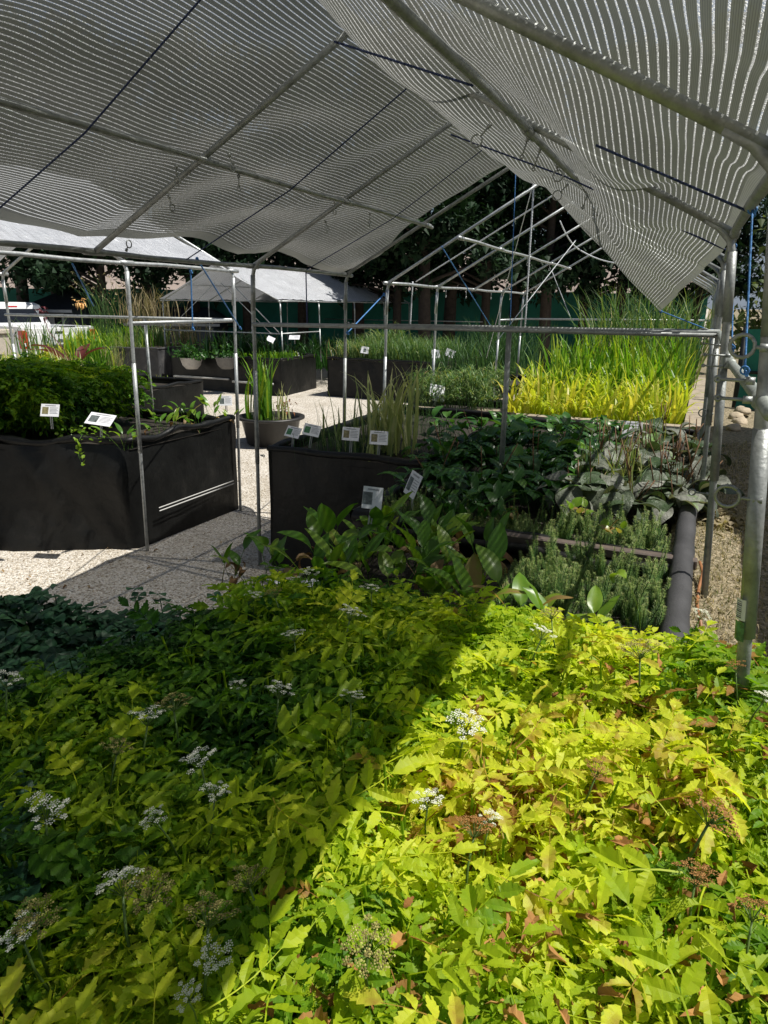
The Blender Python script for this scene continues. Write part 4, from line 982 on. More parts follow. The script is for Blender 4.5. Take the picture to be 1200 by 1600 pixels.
for x, y, n, s, tn, br, lb_ in [
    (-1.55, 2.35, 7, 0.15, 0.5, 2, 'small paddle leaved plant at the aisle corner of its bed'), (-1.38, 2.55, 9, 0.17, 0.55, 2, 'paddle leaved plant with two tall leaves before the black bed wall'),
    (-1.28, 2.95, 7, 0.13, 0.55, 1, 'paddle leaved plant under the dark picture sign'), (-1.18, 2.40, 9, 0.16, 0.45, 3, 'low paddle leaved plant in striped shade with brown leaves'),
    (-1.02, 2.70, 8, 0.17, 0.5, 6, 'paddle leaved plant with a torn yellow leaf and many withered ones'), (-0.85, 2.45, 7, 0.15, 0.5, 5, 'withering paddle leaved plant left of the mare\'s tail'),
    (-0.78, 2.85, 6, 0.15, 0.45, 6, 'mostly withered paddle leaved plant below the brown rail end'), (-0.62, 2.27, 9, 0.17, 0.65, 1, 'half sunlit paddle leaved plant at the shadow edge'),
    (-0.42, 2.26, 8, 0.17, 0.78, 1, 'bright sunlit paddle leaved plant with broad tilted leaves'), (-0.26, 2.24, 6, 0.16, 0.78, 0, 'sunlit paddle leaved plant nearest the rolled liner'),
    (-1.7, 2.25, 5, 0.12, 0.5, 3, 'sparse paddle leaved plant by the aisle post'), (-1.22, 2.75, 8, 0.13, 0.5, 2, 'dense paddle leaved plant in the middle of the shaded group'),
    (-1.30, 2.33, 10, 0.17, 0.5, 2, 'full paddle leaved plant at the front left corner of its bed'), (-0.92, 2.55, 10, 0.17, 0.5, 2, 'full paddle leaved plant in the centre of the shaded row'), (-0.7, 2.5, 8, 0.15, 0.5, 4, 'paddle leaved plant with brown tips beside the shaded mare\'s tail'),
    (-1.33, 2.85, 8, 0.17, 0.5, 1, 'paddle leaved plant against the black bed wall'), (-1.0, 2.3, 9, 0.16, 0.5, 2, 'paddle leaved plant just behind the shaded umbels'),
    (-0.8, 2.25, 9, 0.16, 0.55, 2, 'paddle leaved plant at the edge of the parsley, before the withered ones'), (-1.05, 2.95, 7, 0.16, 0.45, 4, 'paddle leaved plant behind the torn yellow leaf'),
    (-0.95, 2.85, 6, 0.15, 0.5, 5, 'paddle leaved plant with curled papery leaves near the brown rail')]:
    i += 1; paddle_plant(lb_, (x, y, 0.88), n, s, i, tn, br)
# single tall hooded leaf
t = thing('broadleaf_plant', 'single bright leaf on a tall bare stalk before the mare\'s tail', 'plant', at(1000, 1000, y=2.3), 0, 'paddle leaved water plants')
t.location.z = 0.95
mb = MB(); put(mb, broadleaf(1, 0.75, 1.6, 0.05, 2.6, 8, 0.3, 4), (0, 0, 0), 1.2, -0.02, 0, 0.075, 0.75); mb.build('leaves', 'paddle', t, True)

# ------------------------------------------------------------------ mare's tail (upright whorled needles)
def tail_mesh(h, seed):
    r = random.Random(seed); m = MB()
    for bx, by, h2, z0, ln in ((0, 0, h, 0, 0), (r.uniform(.01, .02), r.uniform(-.015, .015), h*r.uniform(.55, .8), 0.02, r.uniform(.1, .3)), (-r.uniform(.01, .022), r.uniform(-.015, .015), h*r.uniform(.5, .85), 0.01, -r.uniform(.1, .3)), (r.uniform(-.01, .01), r.uniform(.01, .02), h*r.uniform(.4, .7), 0.02, r.uniform(-.2, .2))):
        def P(z): return np.array([bx+ln*z*z*3, by+0.02*math.sin(z*14+seed+bx*99), z0+z])
        m.tube([P(h2*q/4) for q in range(5)], [0.0015]*4+[0.0008], 4, 0.3, False)
        nw = int(h2/0.0068)
        for k in range(nw):
            z = h2*(0.1+0.9*k/nw); L = r.uniform(0.015, 0.022)*(1-0.45*(k/nw)**3)
            for j in range(8):
                V = np.array([(-0.0013, 0, 0), (0.0013, 0, 0), (0, L, 0)]) @ rotm(j*0.785+k*0.35, r.uniform(0.05, 0.75), 0).T + P(z)
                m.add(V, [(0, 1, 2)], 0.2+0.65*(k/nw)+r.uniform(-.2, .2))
    return m
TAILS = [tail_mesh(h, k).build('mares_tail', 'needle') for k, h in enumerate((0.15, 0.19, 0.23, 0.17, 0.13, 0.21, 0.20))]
TG = 'mare\'s tail stems'
for o in TAILS: tag(o, 'upright mare\'s tail stem with whorled needles, one of many alike around the brown rail', 'plant', 'mare\'s tail stems around the brown rail')
used = set()
def place_tail(x, y, z, s, shade):
    k = random.randrange(7); o = TAILS[k] if k not in used else TAILS[k].copy()
    if k in used: C.objects.link(o)
    used.add(k); o.location = (x, y, z); o.rotation_euler = (random.gauss(0, .17), random.gauss(0, .17), random.uniform(0, 6)); o.scale = (s*random.uniform(0.8, 1.1), s*random.uniform(0.8, 1.1), s*random.uniform(0.6, 1.15))
    o['label'] = 'sunlit upright mare\'s tail stem with whorled needles beside the brown rail' if not shade else 'shaded upright mare\'s tail stem with whorled needles below the dark plantain'
    o['group'] = 'sunlit mare\'s tail stems' if not shade else 'shaded mare\'s tail stems'
for k in range(150):
    place_tail(random.uniform(-0.62, -0.03), random.uniform(2.45, 3.12), 0.84, random.uniform(0.8, 1.1), False)
for k in range(120):
    place_tail(random.uniform(-0.60, -0.05), random.uniform(3.28, 3.62), 0.84, random.uniform(0.8, 1.1), False)
for k in range(110):
    place_tail(random.uniform(-1.5, -0.65), random.uniform(3.26, 3.6), 0.82, random.uniform(0.8, 1.1), True)
paddle_plant('small pale soft leaved seedling among the mare\'s tail behind the rail', (-0.28, 3.3, 0.98), 7, 0.07, 77, 0.7, 0, 'small seedlings', W=0.6, stalk=(0.3, 0.6))
paddle_plant('small pale leafy plant at the back of the sunlit mare\'s tail', (-0.5, 3.62, 0.98), 9, 0.07, 78, 0.75, 0, 'small seedlings', W=0.8, stalk=(0.2, 0.5))

def clump(label, name, p, n, h, W, bend, m, tone, spread=0.1, seed=0, group='reed clumps', tip=None, seg=6, leanx=0.0):
    r = random.Random(seed); t = thing(name, label, 'plant', p, 0, group); mb = MB(); tp = MB()
    for k in range(n):
        L = r.uniform(*h); T = blade(1, 1, r.uniform(*bend), seg, 0.25, r.uniform(-.8, .8)); a = r.uniform(0, 6.28); tl = r.gauss(0, 0.1)
        R = rotm(a, tl, r.gauss(0, .1)+leanx); V = (T[0]*np.array([r.uniform(*W), L, L])) @ R.T + np.array([r.gauss(0, spread), r.gauss(0, spread), 0])
        mb.add(V, T[1], float(np.clip(tone+r.gauss(0, .15), 0, 1)))
        if tip:
            q = V[-2]; 
            for j in range(tip):
                tp.add(np.array([(0, 0, 0), (0.006, 0.012, 0.01), (0.0, 0.03, -0.005)])*r.uniform(0.6, 1.4) @ rotm(r.uniform(0, 6), r.uniform(-1, 1), 0).T + q, [(0, 1, 2)], r.random())
    mb.build('blades', m, t)
    if tip: tp.build('seed_tufts', 'straw', t)
    return t
# ------------------------------------------------------------------ plantain rosettes
def plantain(label, p, n, s, seed, tone, spikes, m='plantain', group='broad leaved plantains'):
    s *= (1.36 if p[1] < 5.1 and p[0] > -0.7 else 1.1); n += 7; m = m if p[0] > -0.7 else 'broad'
    r = random.Random(seed); t = thing('plantain_plant', label, 'plant', p, 0, group); lv = MB()
    for k in range(n):
        T = broadleaf(1, r.uniform(0.5, 0.72), r.uniform(0.4, 1.4), 0.07, r.uniform(0.35, 0.7), 12, 0.12, r.random(), 0.9)
        put(lv, T, (r.uniform(-.05, .05), r.uniform(-.05, .05), 0), k*2.4+r.uniform(-.3, .3), r.uniform(-0.7, 0.0), r.uniform(-.3, .3), s*r.uniform(0.7, 1.1), tone+r.uniform(-.3, .3))
    lv.build('leaves', m, t, True)
    if spikes:
        sp = MB()
        for k in range(spikes):
            a = r.uniform(0, 6.28); l = r.uniform(0.2, 0.42); d = r.uniform(0.02, 0.14)
            p0 = (r.uniform(-.06, .06), r.uniform(-.06, .06), 0.05); p1 = (p0[0]+math.cos(a)*d*0.4, p0[1]+math.sin(a)*d*0.4, l*0.55); p2 = (p0[0]+math.cos(a)*d, p0[1]+math.sin(a)*d, l)
            sp.tube([p0, p1, p2], [0.0018, 0.0025, 0.002], 4)
            q = Vector(p1).lerp(Vector(p2), 0.1)
            sp.tube([q, Vector(p2)], [0.0042, 0.003], 5)
        sp.build('seed_spikes', 'spike', t, True)
    return t
i = 100
for x, y, n, s, tn, sp, lb_ in [
    (-0.55, 4.05, 11, 0.17, 0.62, 4, 'sunlit grey plantain with crinkled leaves at the shadow edge'), (-0.30, 4.0, 10, 0.17, 0.62, 4, 'sunlit grey plantain behind the mare\'s tail'),
    (-0.08, 4.1, 11, 0.17, 0.55, 6, 'plantain leaning against the rolled liner'), (0.02, 4.35, 12, 0.18, 0.6, 10, 'plantain spilling over the right edge with rusty seed spikes'),
    (-0.38, 4.5, 11, 0.18, 0.62, 12, 'plantain with upright seed spikes in the middle of the sunlit row'), (-0.10, 4.8, 12, 0.19, 0.58, 14, 'tall plantain with many brown spikes beside the right posts'),
    (-0.55, 4.95, 11, 0.19, 0.75, 10, 'bright green plantain with yellowing leaves'), (-0.25, 5.35, 11, 0.19, 0.62, 12, 'plantain in the back of the sunlit row with dense spikes'),
    (0.0, 5.6, 10, 0.18, 0.6, 8, 'plantain at the right edge near the third post'), (-0.62, 5.7, 10, 0.19, 0.7, 4, 'light green plantain under the iris bed plank'), (-0.2, 6.2, 10, 0.18, 0.55, 4, 'plantain below the grey sign')]:
    i += 1; plantain(lb_, (x, y, 0.88), n, s, i, tn, sp)
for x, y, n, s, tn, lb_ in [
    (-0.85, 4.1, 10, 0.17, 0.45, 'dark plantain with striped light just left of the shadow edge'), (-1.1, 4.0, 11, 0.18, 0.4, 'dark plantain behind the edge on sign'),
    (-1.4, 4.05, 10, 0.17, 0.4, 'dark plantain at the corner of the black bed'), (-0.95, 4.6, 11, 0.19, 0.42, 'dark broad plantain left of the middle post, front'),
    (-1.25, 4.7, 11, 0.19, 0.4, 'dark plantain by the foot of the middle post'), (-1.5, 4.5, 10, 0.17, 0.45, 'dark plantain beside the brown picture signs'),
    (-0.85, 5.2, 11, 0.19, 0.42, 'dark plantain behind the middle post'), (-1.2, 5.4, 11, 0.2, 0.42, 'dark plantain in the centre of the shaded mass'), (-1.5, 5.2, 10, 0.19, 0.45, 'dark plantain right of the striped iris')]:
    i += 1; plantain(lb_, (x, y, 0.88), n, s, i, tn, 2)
rr5 = random.Random(5)
for k in range(34):
    x = rr5.uniform(-1.55, -0.65); y = rr5.uniform(3.75, 6.4); i += 1
    o_ = paddle_plant('dark green leafy plant, one of many alike in the shaded middle bed', (x, y, 0.9), 12, rr5.uniform(0.13, 0.19), 400+k, rr5.uniform(0.3, 0.75), 0, 'dense shaded plants of the middle bed', 'broad', W=rr5.uniform(0.25, 0.45), droop=(0.4, 1.2), stalk=(0.5, 1.1), spread=0.12)
for k in range(9):
    x = rr5.uniform(-1.5, -0.9); y = rr5.uniform(3.3, 3.7); i += 1
    paddle_plant('small dark leafy plant, one of several alike between the shaded mare\'s tail stems', (x, y, 0.86), 9, rr5.uniform(0.10, 0.14), 450+k, rr5.uniform(0.3, 0.6), 1, 'small plants among the shaded mare\'s tail', 'broad', W=0.4, spread=0.08)
for k in range(11):
    x = rr5.uniform(-0.6, -0.05); y = rr5.uniform(4.0, 6.2); i += 1
    clump('wiry green and brown stems, one of many alike among the sunlit plantain', 'grass_clump', (x, y, 0.9), 14, (0.15, 0.42), (0.005, 0.012), (0.05, 0.8), 'reed', rr5.uniform(0.3, 0.95), 0.07, 480+k, 'wiry stems among the sunlit plantain')
for x, y, n, s, tn, lb_ in [
    (-1.35, 6.0, 16, 0.19, 0.6, 'glossy green leafy clump under the plank, centre'), (-1.0, 6.1, 14, 0.19, 0.55, 'glossy green leafy clump under the plank, right of centre'),
    (-1.7, 5.8, 16, 0.19, 0.6, 'glossy green leafy clump behind the striped iris'), (-2.05, 5.9, 14, 0.18, 0.6, 'glossy green leafy clump at the back of the black bed'),
    (-1.6, 6.4, 16, 0.15, 0.65, 'glossy green leafy clump against the plank, left'), (-1.2, 6.5, 12, 0.13, 0.6, 'glossy green leafy clump against the plank, middle'),
    (-0.8, 6.45, 12, 0.13, 0.55, 'glossy green leafy clump against the plank, right'), (-1.85, 5.0, 12, 0.15, 0.55, 'low glossy green clump right of the brown picture signs'), (-1.7, 4.62, 10, 0.13, 0.5, 'low green clump at the front rim of the black bed')]:
    i += 1; paddle_plant(lb_, (x, y, 0.9), n, s, i, tn, 0, 'glossy leafy clumps', 'broad', W=0.4, droop=(0.5, 1.2), stalk=(0.4, 0.9), spread=0.12)

# ------------------------------------------------------------------ blades: iris, reeds, sedges
def blades(name, m, n, sampler, h, W, bend, tone, label, kind='stuff', seg=6, cat='plants', tmpl=10):
    mb = MB(); TT = [blade(1, 1.0, random.uniform(*bend), seg, 0.25, random.uniform(-.8, .8)) for _ in range(tmpl)]
    for k in range(n):
        p = sampler(); L = random.uniform(*h)*(p[3] if len(p) > 3 else 1); w_ = random.uniform(*W)
        T = TT[k % tmpl]; V = T[0]*np.array([w_, L, L])
        V = V @ rotm(random.uniform(0, 6.28), random.gauss(0, 0.12), random.gauss(0, .1)).T + np.array(p[:3])
        mb.add(V, T[1], float(np.clip(tone(p), 0, 1)))
    o = mb.build(name, m); return tag(o, label, cat, kind=kind)
def s_iris():
    x = random.uniform(-1.85, -0.12); y = random.uniform(7.2, 9.0); return (x, y, 0.82, 1.0+0.12*(y-7.2))
blades('yellow_iris', 'iris', 640, s_iris, (0.32, 0.64), (0.026, 0.042), (0.1, 1.1), lambda p: 0.92-0.22*(p[1]-7.2)+random.gauss(0, .10), 'yellow green iris blades at the front of the long bed', cat='foliage')
blades('arching_iris', 'iris', 170, lambda: (random.uniform(-1.85, -0.1), random.uniform(7.16, 7.4), 0.84, 1), (0.25, 0.5), (0.022, 0.036), (0.9, 1.9), lambda p: 0.82+random.gauss(0, .08), 'arching yellow iris straps along the front plank', cat='foliage')
def s_iris2():
    x = random.uniform(-1.75, -0.15); y = random.uniform(8.6, 10.4); return (x, y, 0.82, 1)
blades('green_iris', 'iris', 520, s_iris2, (0.6, 1.0), (0.020, 0.034), (0.05, 0.6), lambda p: 0.56+random.gauss(0, .12), 'taller green iris blades behind the yellow ones', cat='foliage')
def s_cat():
    x = random.uniform(-1.5, -0.05); y = random.uniform(10.2, 12.2); return (x, y, 0.82, 1)
blades('cattail_stand', 'reed', 620, s_cat, (0.9, 1.7), (0.012, 0.022), (0.1, 0.8), lambda p: 0.5+random.gauss(0, .2), 'tall cattail blades rising at the back under the hanging cloth corner', cat='foliage')
def s_sedge():
    x = random.uniform(-7.4, -5.0); y = random.uniform(14.1, 16); return (x, y, 0.78, 1)
blades('fine_sedge', 'reed', 2400, s_sedge, (0.35, 0.7), (0.010, 0.018), (0.4, 1.4), lambda p: 0.45+random.gauss(0, .15), 'fine arching sedge filling the distant black bed', cat='foliage', seg=5)
clump('tall variegated iris with cream striped blades in the black bed', 'striped_iris', (-2.15, 5.0, 0.88), 60, (0.40, 0.78), (0.022, 0.036), (0.05, 0.8), 'varieg', 0.68, 0.09, 1, 'striped iris clumps')
clump('smaller striped iris shoots behind the third sign', 'striped_iris', (-2.45, 5.1, 0.88), 12, (0.25, 0.62), (0.014, 0.022), (0.05, 0.35), 'varieg', 0.5, 0.10, 2, 'striped iris clumps')
clump('thin striped iris shoots beside the second sign', 'striped_iris', (-2.62, 4.95, 0.88), 8, (0.2, 0.42), (0.014, 0.02), (0.02, 0.3), 'varieg', 0.3, 0.08, 3, 'striped iris clumps')
clump('sparse striped shoots between the last two signs', 'striped_iris', (-2.18, 4.66, 0.88), 9, (0.12, 0.28), (0.012, 0.018), (0.02, 0.4), 'varieg', 0.6, 0.06, 4, 'striped iris clumps')
clump('dark tangle of fine rush behind the signs', 'rush_clump', (-2.45, 4.9, 0.88), 420, (0.12, 0.32), (0.002, 0.004), (0.4, 2.2), 'reed', 0.05, 0.20, 5, 'rush clumps')
clump('dark fine rush behind the striped iris', 'rush_clump', (-2.4, 5.7, 0.88), 300, (0.2, 0.4), (0.002, 0.004), (0.3, 1.6), 'reed', 0.1, 0.22, 6, 'rush clumps')
clump('pale umbrella sedge on the far bed behind the fourth post', 'sedge_clump', (-6.9, 15.6, 0.8), 260, (0.6, 1.0), (0.015, 0.025), (0.6, 1.5), 'reed', 0.55, 0.25, 7, 'distant sedge clumps')
clump('yellowish sedge at the left end of the distant sedge bed', 'sedge_clump', (-7.2, 14.5, 0.8), 260, (0.3, 0.6), (0.01, 0.02), (0.5, 1.5), 'reed', 0.72, 0.2, 8, 'distant sedge clumps')
clump('tall dark rush before the green fence', 'rush_clump', (-4.3, 16.6, 0.0), 420, (1.3, 2.0), (0.012, 0.02), (0.15, 0.7), 'reed', 0.12, 0.45, 9, 'rush clumps')
clump('dark rush low on the far right of the sedge bed', 'rush_clump', (-4.0, 12.8, 0.7), 260, (0.5, 0.9), (0.01, 0.018), (0.3, 0.9), 'reed', 0.2, 0.35, 10, 'rush clumps')
clump('arching grey rush with seed tufts behind the canna', 'rush_clump', tuple(at(165, 520, y=10.5)), 60, (0.7, 1.25), (0.008, 0.012), (0.2, 0.9), 'reed', 0.3, 0.12, 11, 'rush clumps', tip=4, leanx=-0.25)
clump('yellow green grass at the left edge behind the planter foliage', 'grass_clump', tuple(at(55, 590, y=7.3)), 170, (0.2, 0.42), (0.012, 0.02), (0.2, 1.0), 'iris', 0.85, 0.22, 12, 'bright grass clumps')
clump('second yellow green grass clump left of the red canna', 'grass_clump', tuple(at(85, 575, y=7.6)), 120, (0.2, 0.45), (0.012, 0.02), (0.2, 1.0), 'iris', 0.8, 0.15, 13, 'bright grass clumps')
clump('pale tufted grass between canna and herons', 'grass_clump', tuple(at(172, 585, y=8.2)), 150, (0.25, 0.5), (0.006, 0.012), (0.1, 0.7), 'reed', 0.85, 0.10, 14, 'bright grass clumps')
clump('bright leafy blades behind the red canna', 'grass_clump', tuple(at(130, 560, y=8.0)), 60, (0.3, 0.5), (0.03, 0.05), (0.1, 0.6), 'iris', 0.62, 0.12, 15, 'bright grass clumps')
clump('small grass tuft right of the herons', 'grass_clump', tuple(at(250, 603, y=11)), 40, (0.15, 0.25), (0.01, 0.015), (0.1, 0.8), 'iris', 0.6, 0.06, 16, 'bright grass clumps')
clump('mixed green stems on the grey bed', 'grass_clump', tuple(at(180, 545, y=14)), 320, (0.3, 0.8), (0.015, 0.03), (0.1, 1.0), 'iris', 0.5, 0.5, 17, 'bright grass clumps')
clump('leafy stems at the right end of the grey bed', 'grass_clump', tuple(at(235, 540, y=14.3)), 200, (0.3, 0.7), (0.015, 0.03), (0.1, 1.0), 'reed', 0.5, 0.3, 18, 'bright grass clumps')
clump('low bright green cover on the distant shaded bed', 'ground_plant', (-9.2, 14.2, 0.78), 300, (0.1, 0.2), (0.02, 0.04), (0.2, 1.2), 'iris', 0.45, 0.35, 19, 'bright grass clumps')
clump('dark foliage behind the tub reeds', 'ground_plant', (-10.4, 14.6, 0.78), 400, (0.3, 0.7), (0.03, 0.05), (0.3, 1.2), 'broad', 0.2, 0.5, 20, 'rush clumps')
clump('dark foliage deep under the distant frame', 'ground_plant', (-9.2, 16.6, 0.4), 400, (0.5, 1.1), (0.03, 0.06), (0.3, 1.2), 'broad', 0.2, 0.7, 21, 'rush clumps')
clump('brown seeded grasses left of the distant frame', 'grass_clump', (-12.6, 15.0, 0.9), 150, (0.4, 0.8), (0.012, 0.02), (0.1, 0.9), 'straw', 0.3, 0.4, 22, 'rush clumps', tip=3)
clump('thin green grass on the left edge beside the concrete block', 'grass_clump', tuple(at(8, 620, y=6.8)), 60, (0.3, 0.7), (0.006, 0.01), (0.1, 0.6), 'reed', 0.7, 0.12, 23, 'bright grass clumps')
# feathery foliage T
def s_T(): return (random.uniform(-2.95, -2.05), random.uniform(7.15, 8.4), 0.82, 1)
FE = [blade(1, 1.0, random.uniform(0.5, 1.5), 4, 0.25, random.uniform(-.8, .8)) for _ in range(8)]
mb = MB()
for k in range(230):
    x, y, z, _ = s_T(); h = random.uniform(0.15, 0.48); mb.tube([(x, y, z), (x+random.gauss(0, .04), y+random.gauss(0, .04), z+h)], 0.0025, 3, 0.4, False)
    for j in range(14):
        w_ = random.uniform(0.008, 0.013); L = random.uniform(0.09, 0.17)
        V = (FE[j % 8][0]*np.array([w_, L, L])) @ rotm(j*0.45+random.uniform(-.2, .2), -0.75+random.gauss(0, .25), 0).T + np.array((x, y, z+h*random.uniform(0.75, 1)))
        mb.add(V, FE[j % 8][1], 0.55+random.gauss(0, .15))
tag(mb.build('feathery_foliage', 'reed'), 'pale feathery drooping leaves on the small bed left of the iris', 'foliage', kind='stuff')

# left bed foliage
SM = [compound(3, 0.09, 0.055, 50+s) for s in range(6)]
def s_L():
    x = random.uniform(-6.8, -4.95); y = 3.78+1.6*random.random()**1.3
    if x > -5.2 and y < 4.0+0.35*(x+5.2)/0.5: y += 0.3
    e = min(1, (-4.5-x)/0.5); return (x, y, 0.93+(0.44+0.22*noise.noise(Vector((x*1.6, y*1.6, 3))))*e*random.uniform(0.0, 1)**0.6*1.12)
leaf_cloud('bushy_foliage', 'parsley', 5600, s_L, SM, (0.9, 1.9), (-0.6, 0.4), lambda p: 0.42+0.35*noise.noise(Vector((p[0]*3, p[1]*3, p[2]*4)))+random.gauss(0, .08), 0.08, 0.4, 'stuff', 'dark green bushy small leaved foliage on the left planter', 'foliage')
i = 200
for px, py, n, s, tn, lb_ in [(262, 668, 7, 0.15, 0.6, 'arrow leaved plant behind the left bed corner post'), (290, 655, 8, 0.16, 0.65, 'arrow leaved plant in the middle of the left bed side'), (240, 672, 6, 0.13, 0.5, 'arrow leaved plant right beside the near left post'),
    (330, 652, 7, 0.16, 0.6, 'bright arrow leaved plant near the far left bed corner'), (310, 665, 6, 0.13, 0.55, 'low arrow leaved plant in the open soil of the left bed'), (362, 655, 5, 0.10, 0.5, 'small leafy plant at the far corner of the left bed'),
    (195, 690, 8, 0.13, 0.5, 'leafy plant with a yellow stalk behind the tilted sign'), (215, 640, 7, 0.14, 0.5, 'leafy plant left of the near left post')]:
    i += 1; q = at(px, py, z=0.92); paddle_plant(lb_, (max(-6.5, min(q.x, -4.15)), q.y, 0.88), n, s, i, tn, 1, 'arrow leaved plants of the left bed', W=0.36, spread=0.06)
t = thing('trailing_vine', 'pale leafy vine trailing over the front rim of the left planter', 'plant', at(130, 690, y=4.1)); t.location.z += 0.02
mb = MB(); LF = leaflet(1, 0.7, 1, 0.1, 0.3)
P = [Vector((-0.12, 0.12, 0.03)), Vector((0, 0.0, 0.04)), Vector((0.03, -0.08, -0.01)), Vector((0.04, -0.10, -0.10)), Vector((0.07, -0.11, -0.16)), Vector((0.10, -0.11, -0.18))]
mb.tube(P, 0.002, 4, 0.5)
for k in range(16):
    q = P[2].lerp(P[5], k/15); put(mb, LF, (q.x+random.uniform(-.012, .012), q.y-0.008, q.z+random.uniform(-.02, .02)), random.uniform(0, 6), random.uniform(0.6, 1.8), random.gauss(0, .4), random.uniform(0.03, 0.05), 0.75)
for k in range(70):
    put(mb, LF, (random.gauss(-0.02, .14), random.gauss(0.06, .06), random.uniform(-0.01, .09)), random.uniform(0, 6), random.uniform(-.4, .6), random.gauss(0, .5), random.uniform(0.02, 0.04), random.uniform(0.5, 0.8))
mb.build('leaves', 'paddle', t)

# canna
t = thing('canna_plant', 'dark red leaved canna behind the bushy foliage of the left planter', 'plant', at(118, 585, y=7.0))
mb = MB()
for k, (yw, tl, s) in enumerate([(1.9, -0.35, 0.34), (2.2, -0.9, 0.30), (-1.2, -0.25, 0.28), (0.3, -0.1, 0.26), (2.8, -0.3, 0.3)]):
    put(mb, broadleaf(1, 0.33, 0.5, 0.02, 0.3, 8, 0.25, k), (0, 0, 0), yw, tl, 0.1, s*1.7, 0.5+0.1*k)
mb.build('leaves', 'canna', t, True)
mb = MB(); mb.tube([(0, 0, 0), (-0.18, 0.02, 0.32), (-0.42, 0.02, 0.55), (-0.5, 0.02, 0.8)], [0.006, 0.005, 0.004, 0.004], 6); mb.build('flower_stalk', 'maroon', t)
mb = MB()
for k in range(26): put(mb, BR[k % 5], (-0.5+random.gauss(0, .02), 0.02+random.gauss(0, .02), 0.72+random.uniform(0, .14)), random.uniform(0, 6), random.uniform(-1, 1), 0, 0.06, 0.5)
mb.build('pods', 'maroon', t)
t = thing('canna_plant', 'pale orange flowered canna in front of the white pickup', 'plant', at(133, 545, y=12.5))
clb = MB(); clb.tube([(0, 0, 0), (0.01, 0, 0.5), (0, 0, 0.95)], 0.01, 6); clb.build('flower_stalk', 'stem', t)
mb = MB()
for k in range(22): put(mb, BR[k % 5], (random.gauss(0, .05), random.gauss(0, .05), 0.93+random.uniform(0, .18)), random.uniform(0, 6), random.uniform(-1, 1), 0, 0.09, 0.5)
mb.build('petals', 'flower_yellow', t)
mb = MB()
for k in range(8): put(mb, broadleaf(1, 0.3, 0.6, 0.02, 0.3, 8, 0.25, k+30), (0, 0, 0), k*2.4, random.uniform(-.6, 0), 0, 0.4, 0.5)
mb.build('leaves', 'paddle', t, True)

# tub with reeds
tc_ = at(424, 672, z=0.2); tc_.z = 0
t = thing('plastic_tub', 'round black plastic tub holding tall reeds beside the aisle', 'tub', tc_)
mb = MB(); mb.lathe([(0.0, 0.0), (0.34, 0.0), (0.36, 0.02), (0.43, 0.36), (0.50, 0.38), (0.50, 0.41), (0.44, 0.415), (0.41, 0.38), (0.35, 0.06)]); mb.build('shell', 'tub', t, True)
MB().lathe([(0, 0.33), (0.20, 0.34), (0.41, 0.33)]).build('water', 'soil', t)
clump('tall green reeds standing in the round tub', 'reed_clump', tc_+Vector((-0.14, -0.02, 0.3)), 52, (0.6, 1.25), (0.030, 0.048), (0.02, 0.45), 'iris', 0.42, 0.07, 31, 'tub plants')
clump('short pale striped reeds at the right of the tub', 'reed_clump', tc_+Vector((0.16, 0.06, 0.3)), 18, (0.3, 0.65), (0.018, 0.028), (0.1, 0.7), 'varieg', 0.6, 0.06, 32, 'tub plants')
paddle_plant('low green leaves floating in the round tub', tc_+Vector((0.1, -0.1, 0.32)), 26, 0.09, 90, 0.75, 0, 'tub plants', W=0.8, droop=(0.8, 1.4), stalk=(0.2, 0.6), spread=0.2)
t = tc_+Vector((0.14, 0.14, 0.33)); q = thing('flowering_plant', 'small rusty red flowered plant between the tub reeds', 'plant', t, 0, 'tub plants'); mb = MB()
for k in range(40): put(mb, BR[k % 5], (random.gauss(0, .07), random.gauss(0, .05), random.uniform(0.05, .3)), random.uniform(0, 6), random.uniform(-1, 1), 0, 0.05, 0.5)
mb.build('petals', 'hose', q)

# pots hung on the distant bed
for k, (px, lb_) in enumerate([(300, 'white bowl pot with leafy plant hung on the distant black bed'), (355, 'grey bowl pot right of the white one on the distant black bed')]):
    p = at(px, 575, y=13.35); p.z = at(px, 577, y=13.35).z-0.0
    t = thing('bowl_pot', lb_, 'pot', p, 0, 'pots hung on the distant bed'); t.scale = (0.85, 0.85, 0.85)
    MB().lathe([(0.0, 0), (0.15, 0.01), (0.25, 0.12), (0.30, 0.30), (0.32, 0.32), (0.29, 0.31)], seg=24).build('bowl', 'pot' if k == 0 else 'block_dark', t, True)
    mb = MB()
    for j in range(420 if k == 0 else 120):
        put(mb, LF, (random.gauss(0, .24), random.gauss(0, .16), 0.30+abs(random.gauss(0, .16))), random.uniform(0, 6), random.uniform(-1, .6), random.gauss(0, .5), random.uniform(0.07, 0.11), random.uniform(0.2, 0.8))
    mb.build('leaves', 'broad', t)

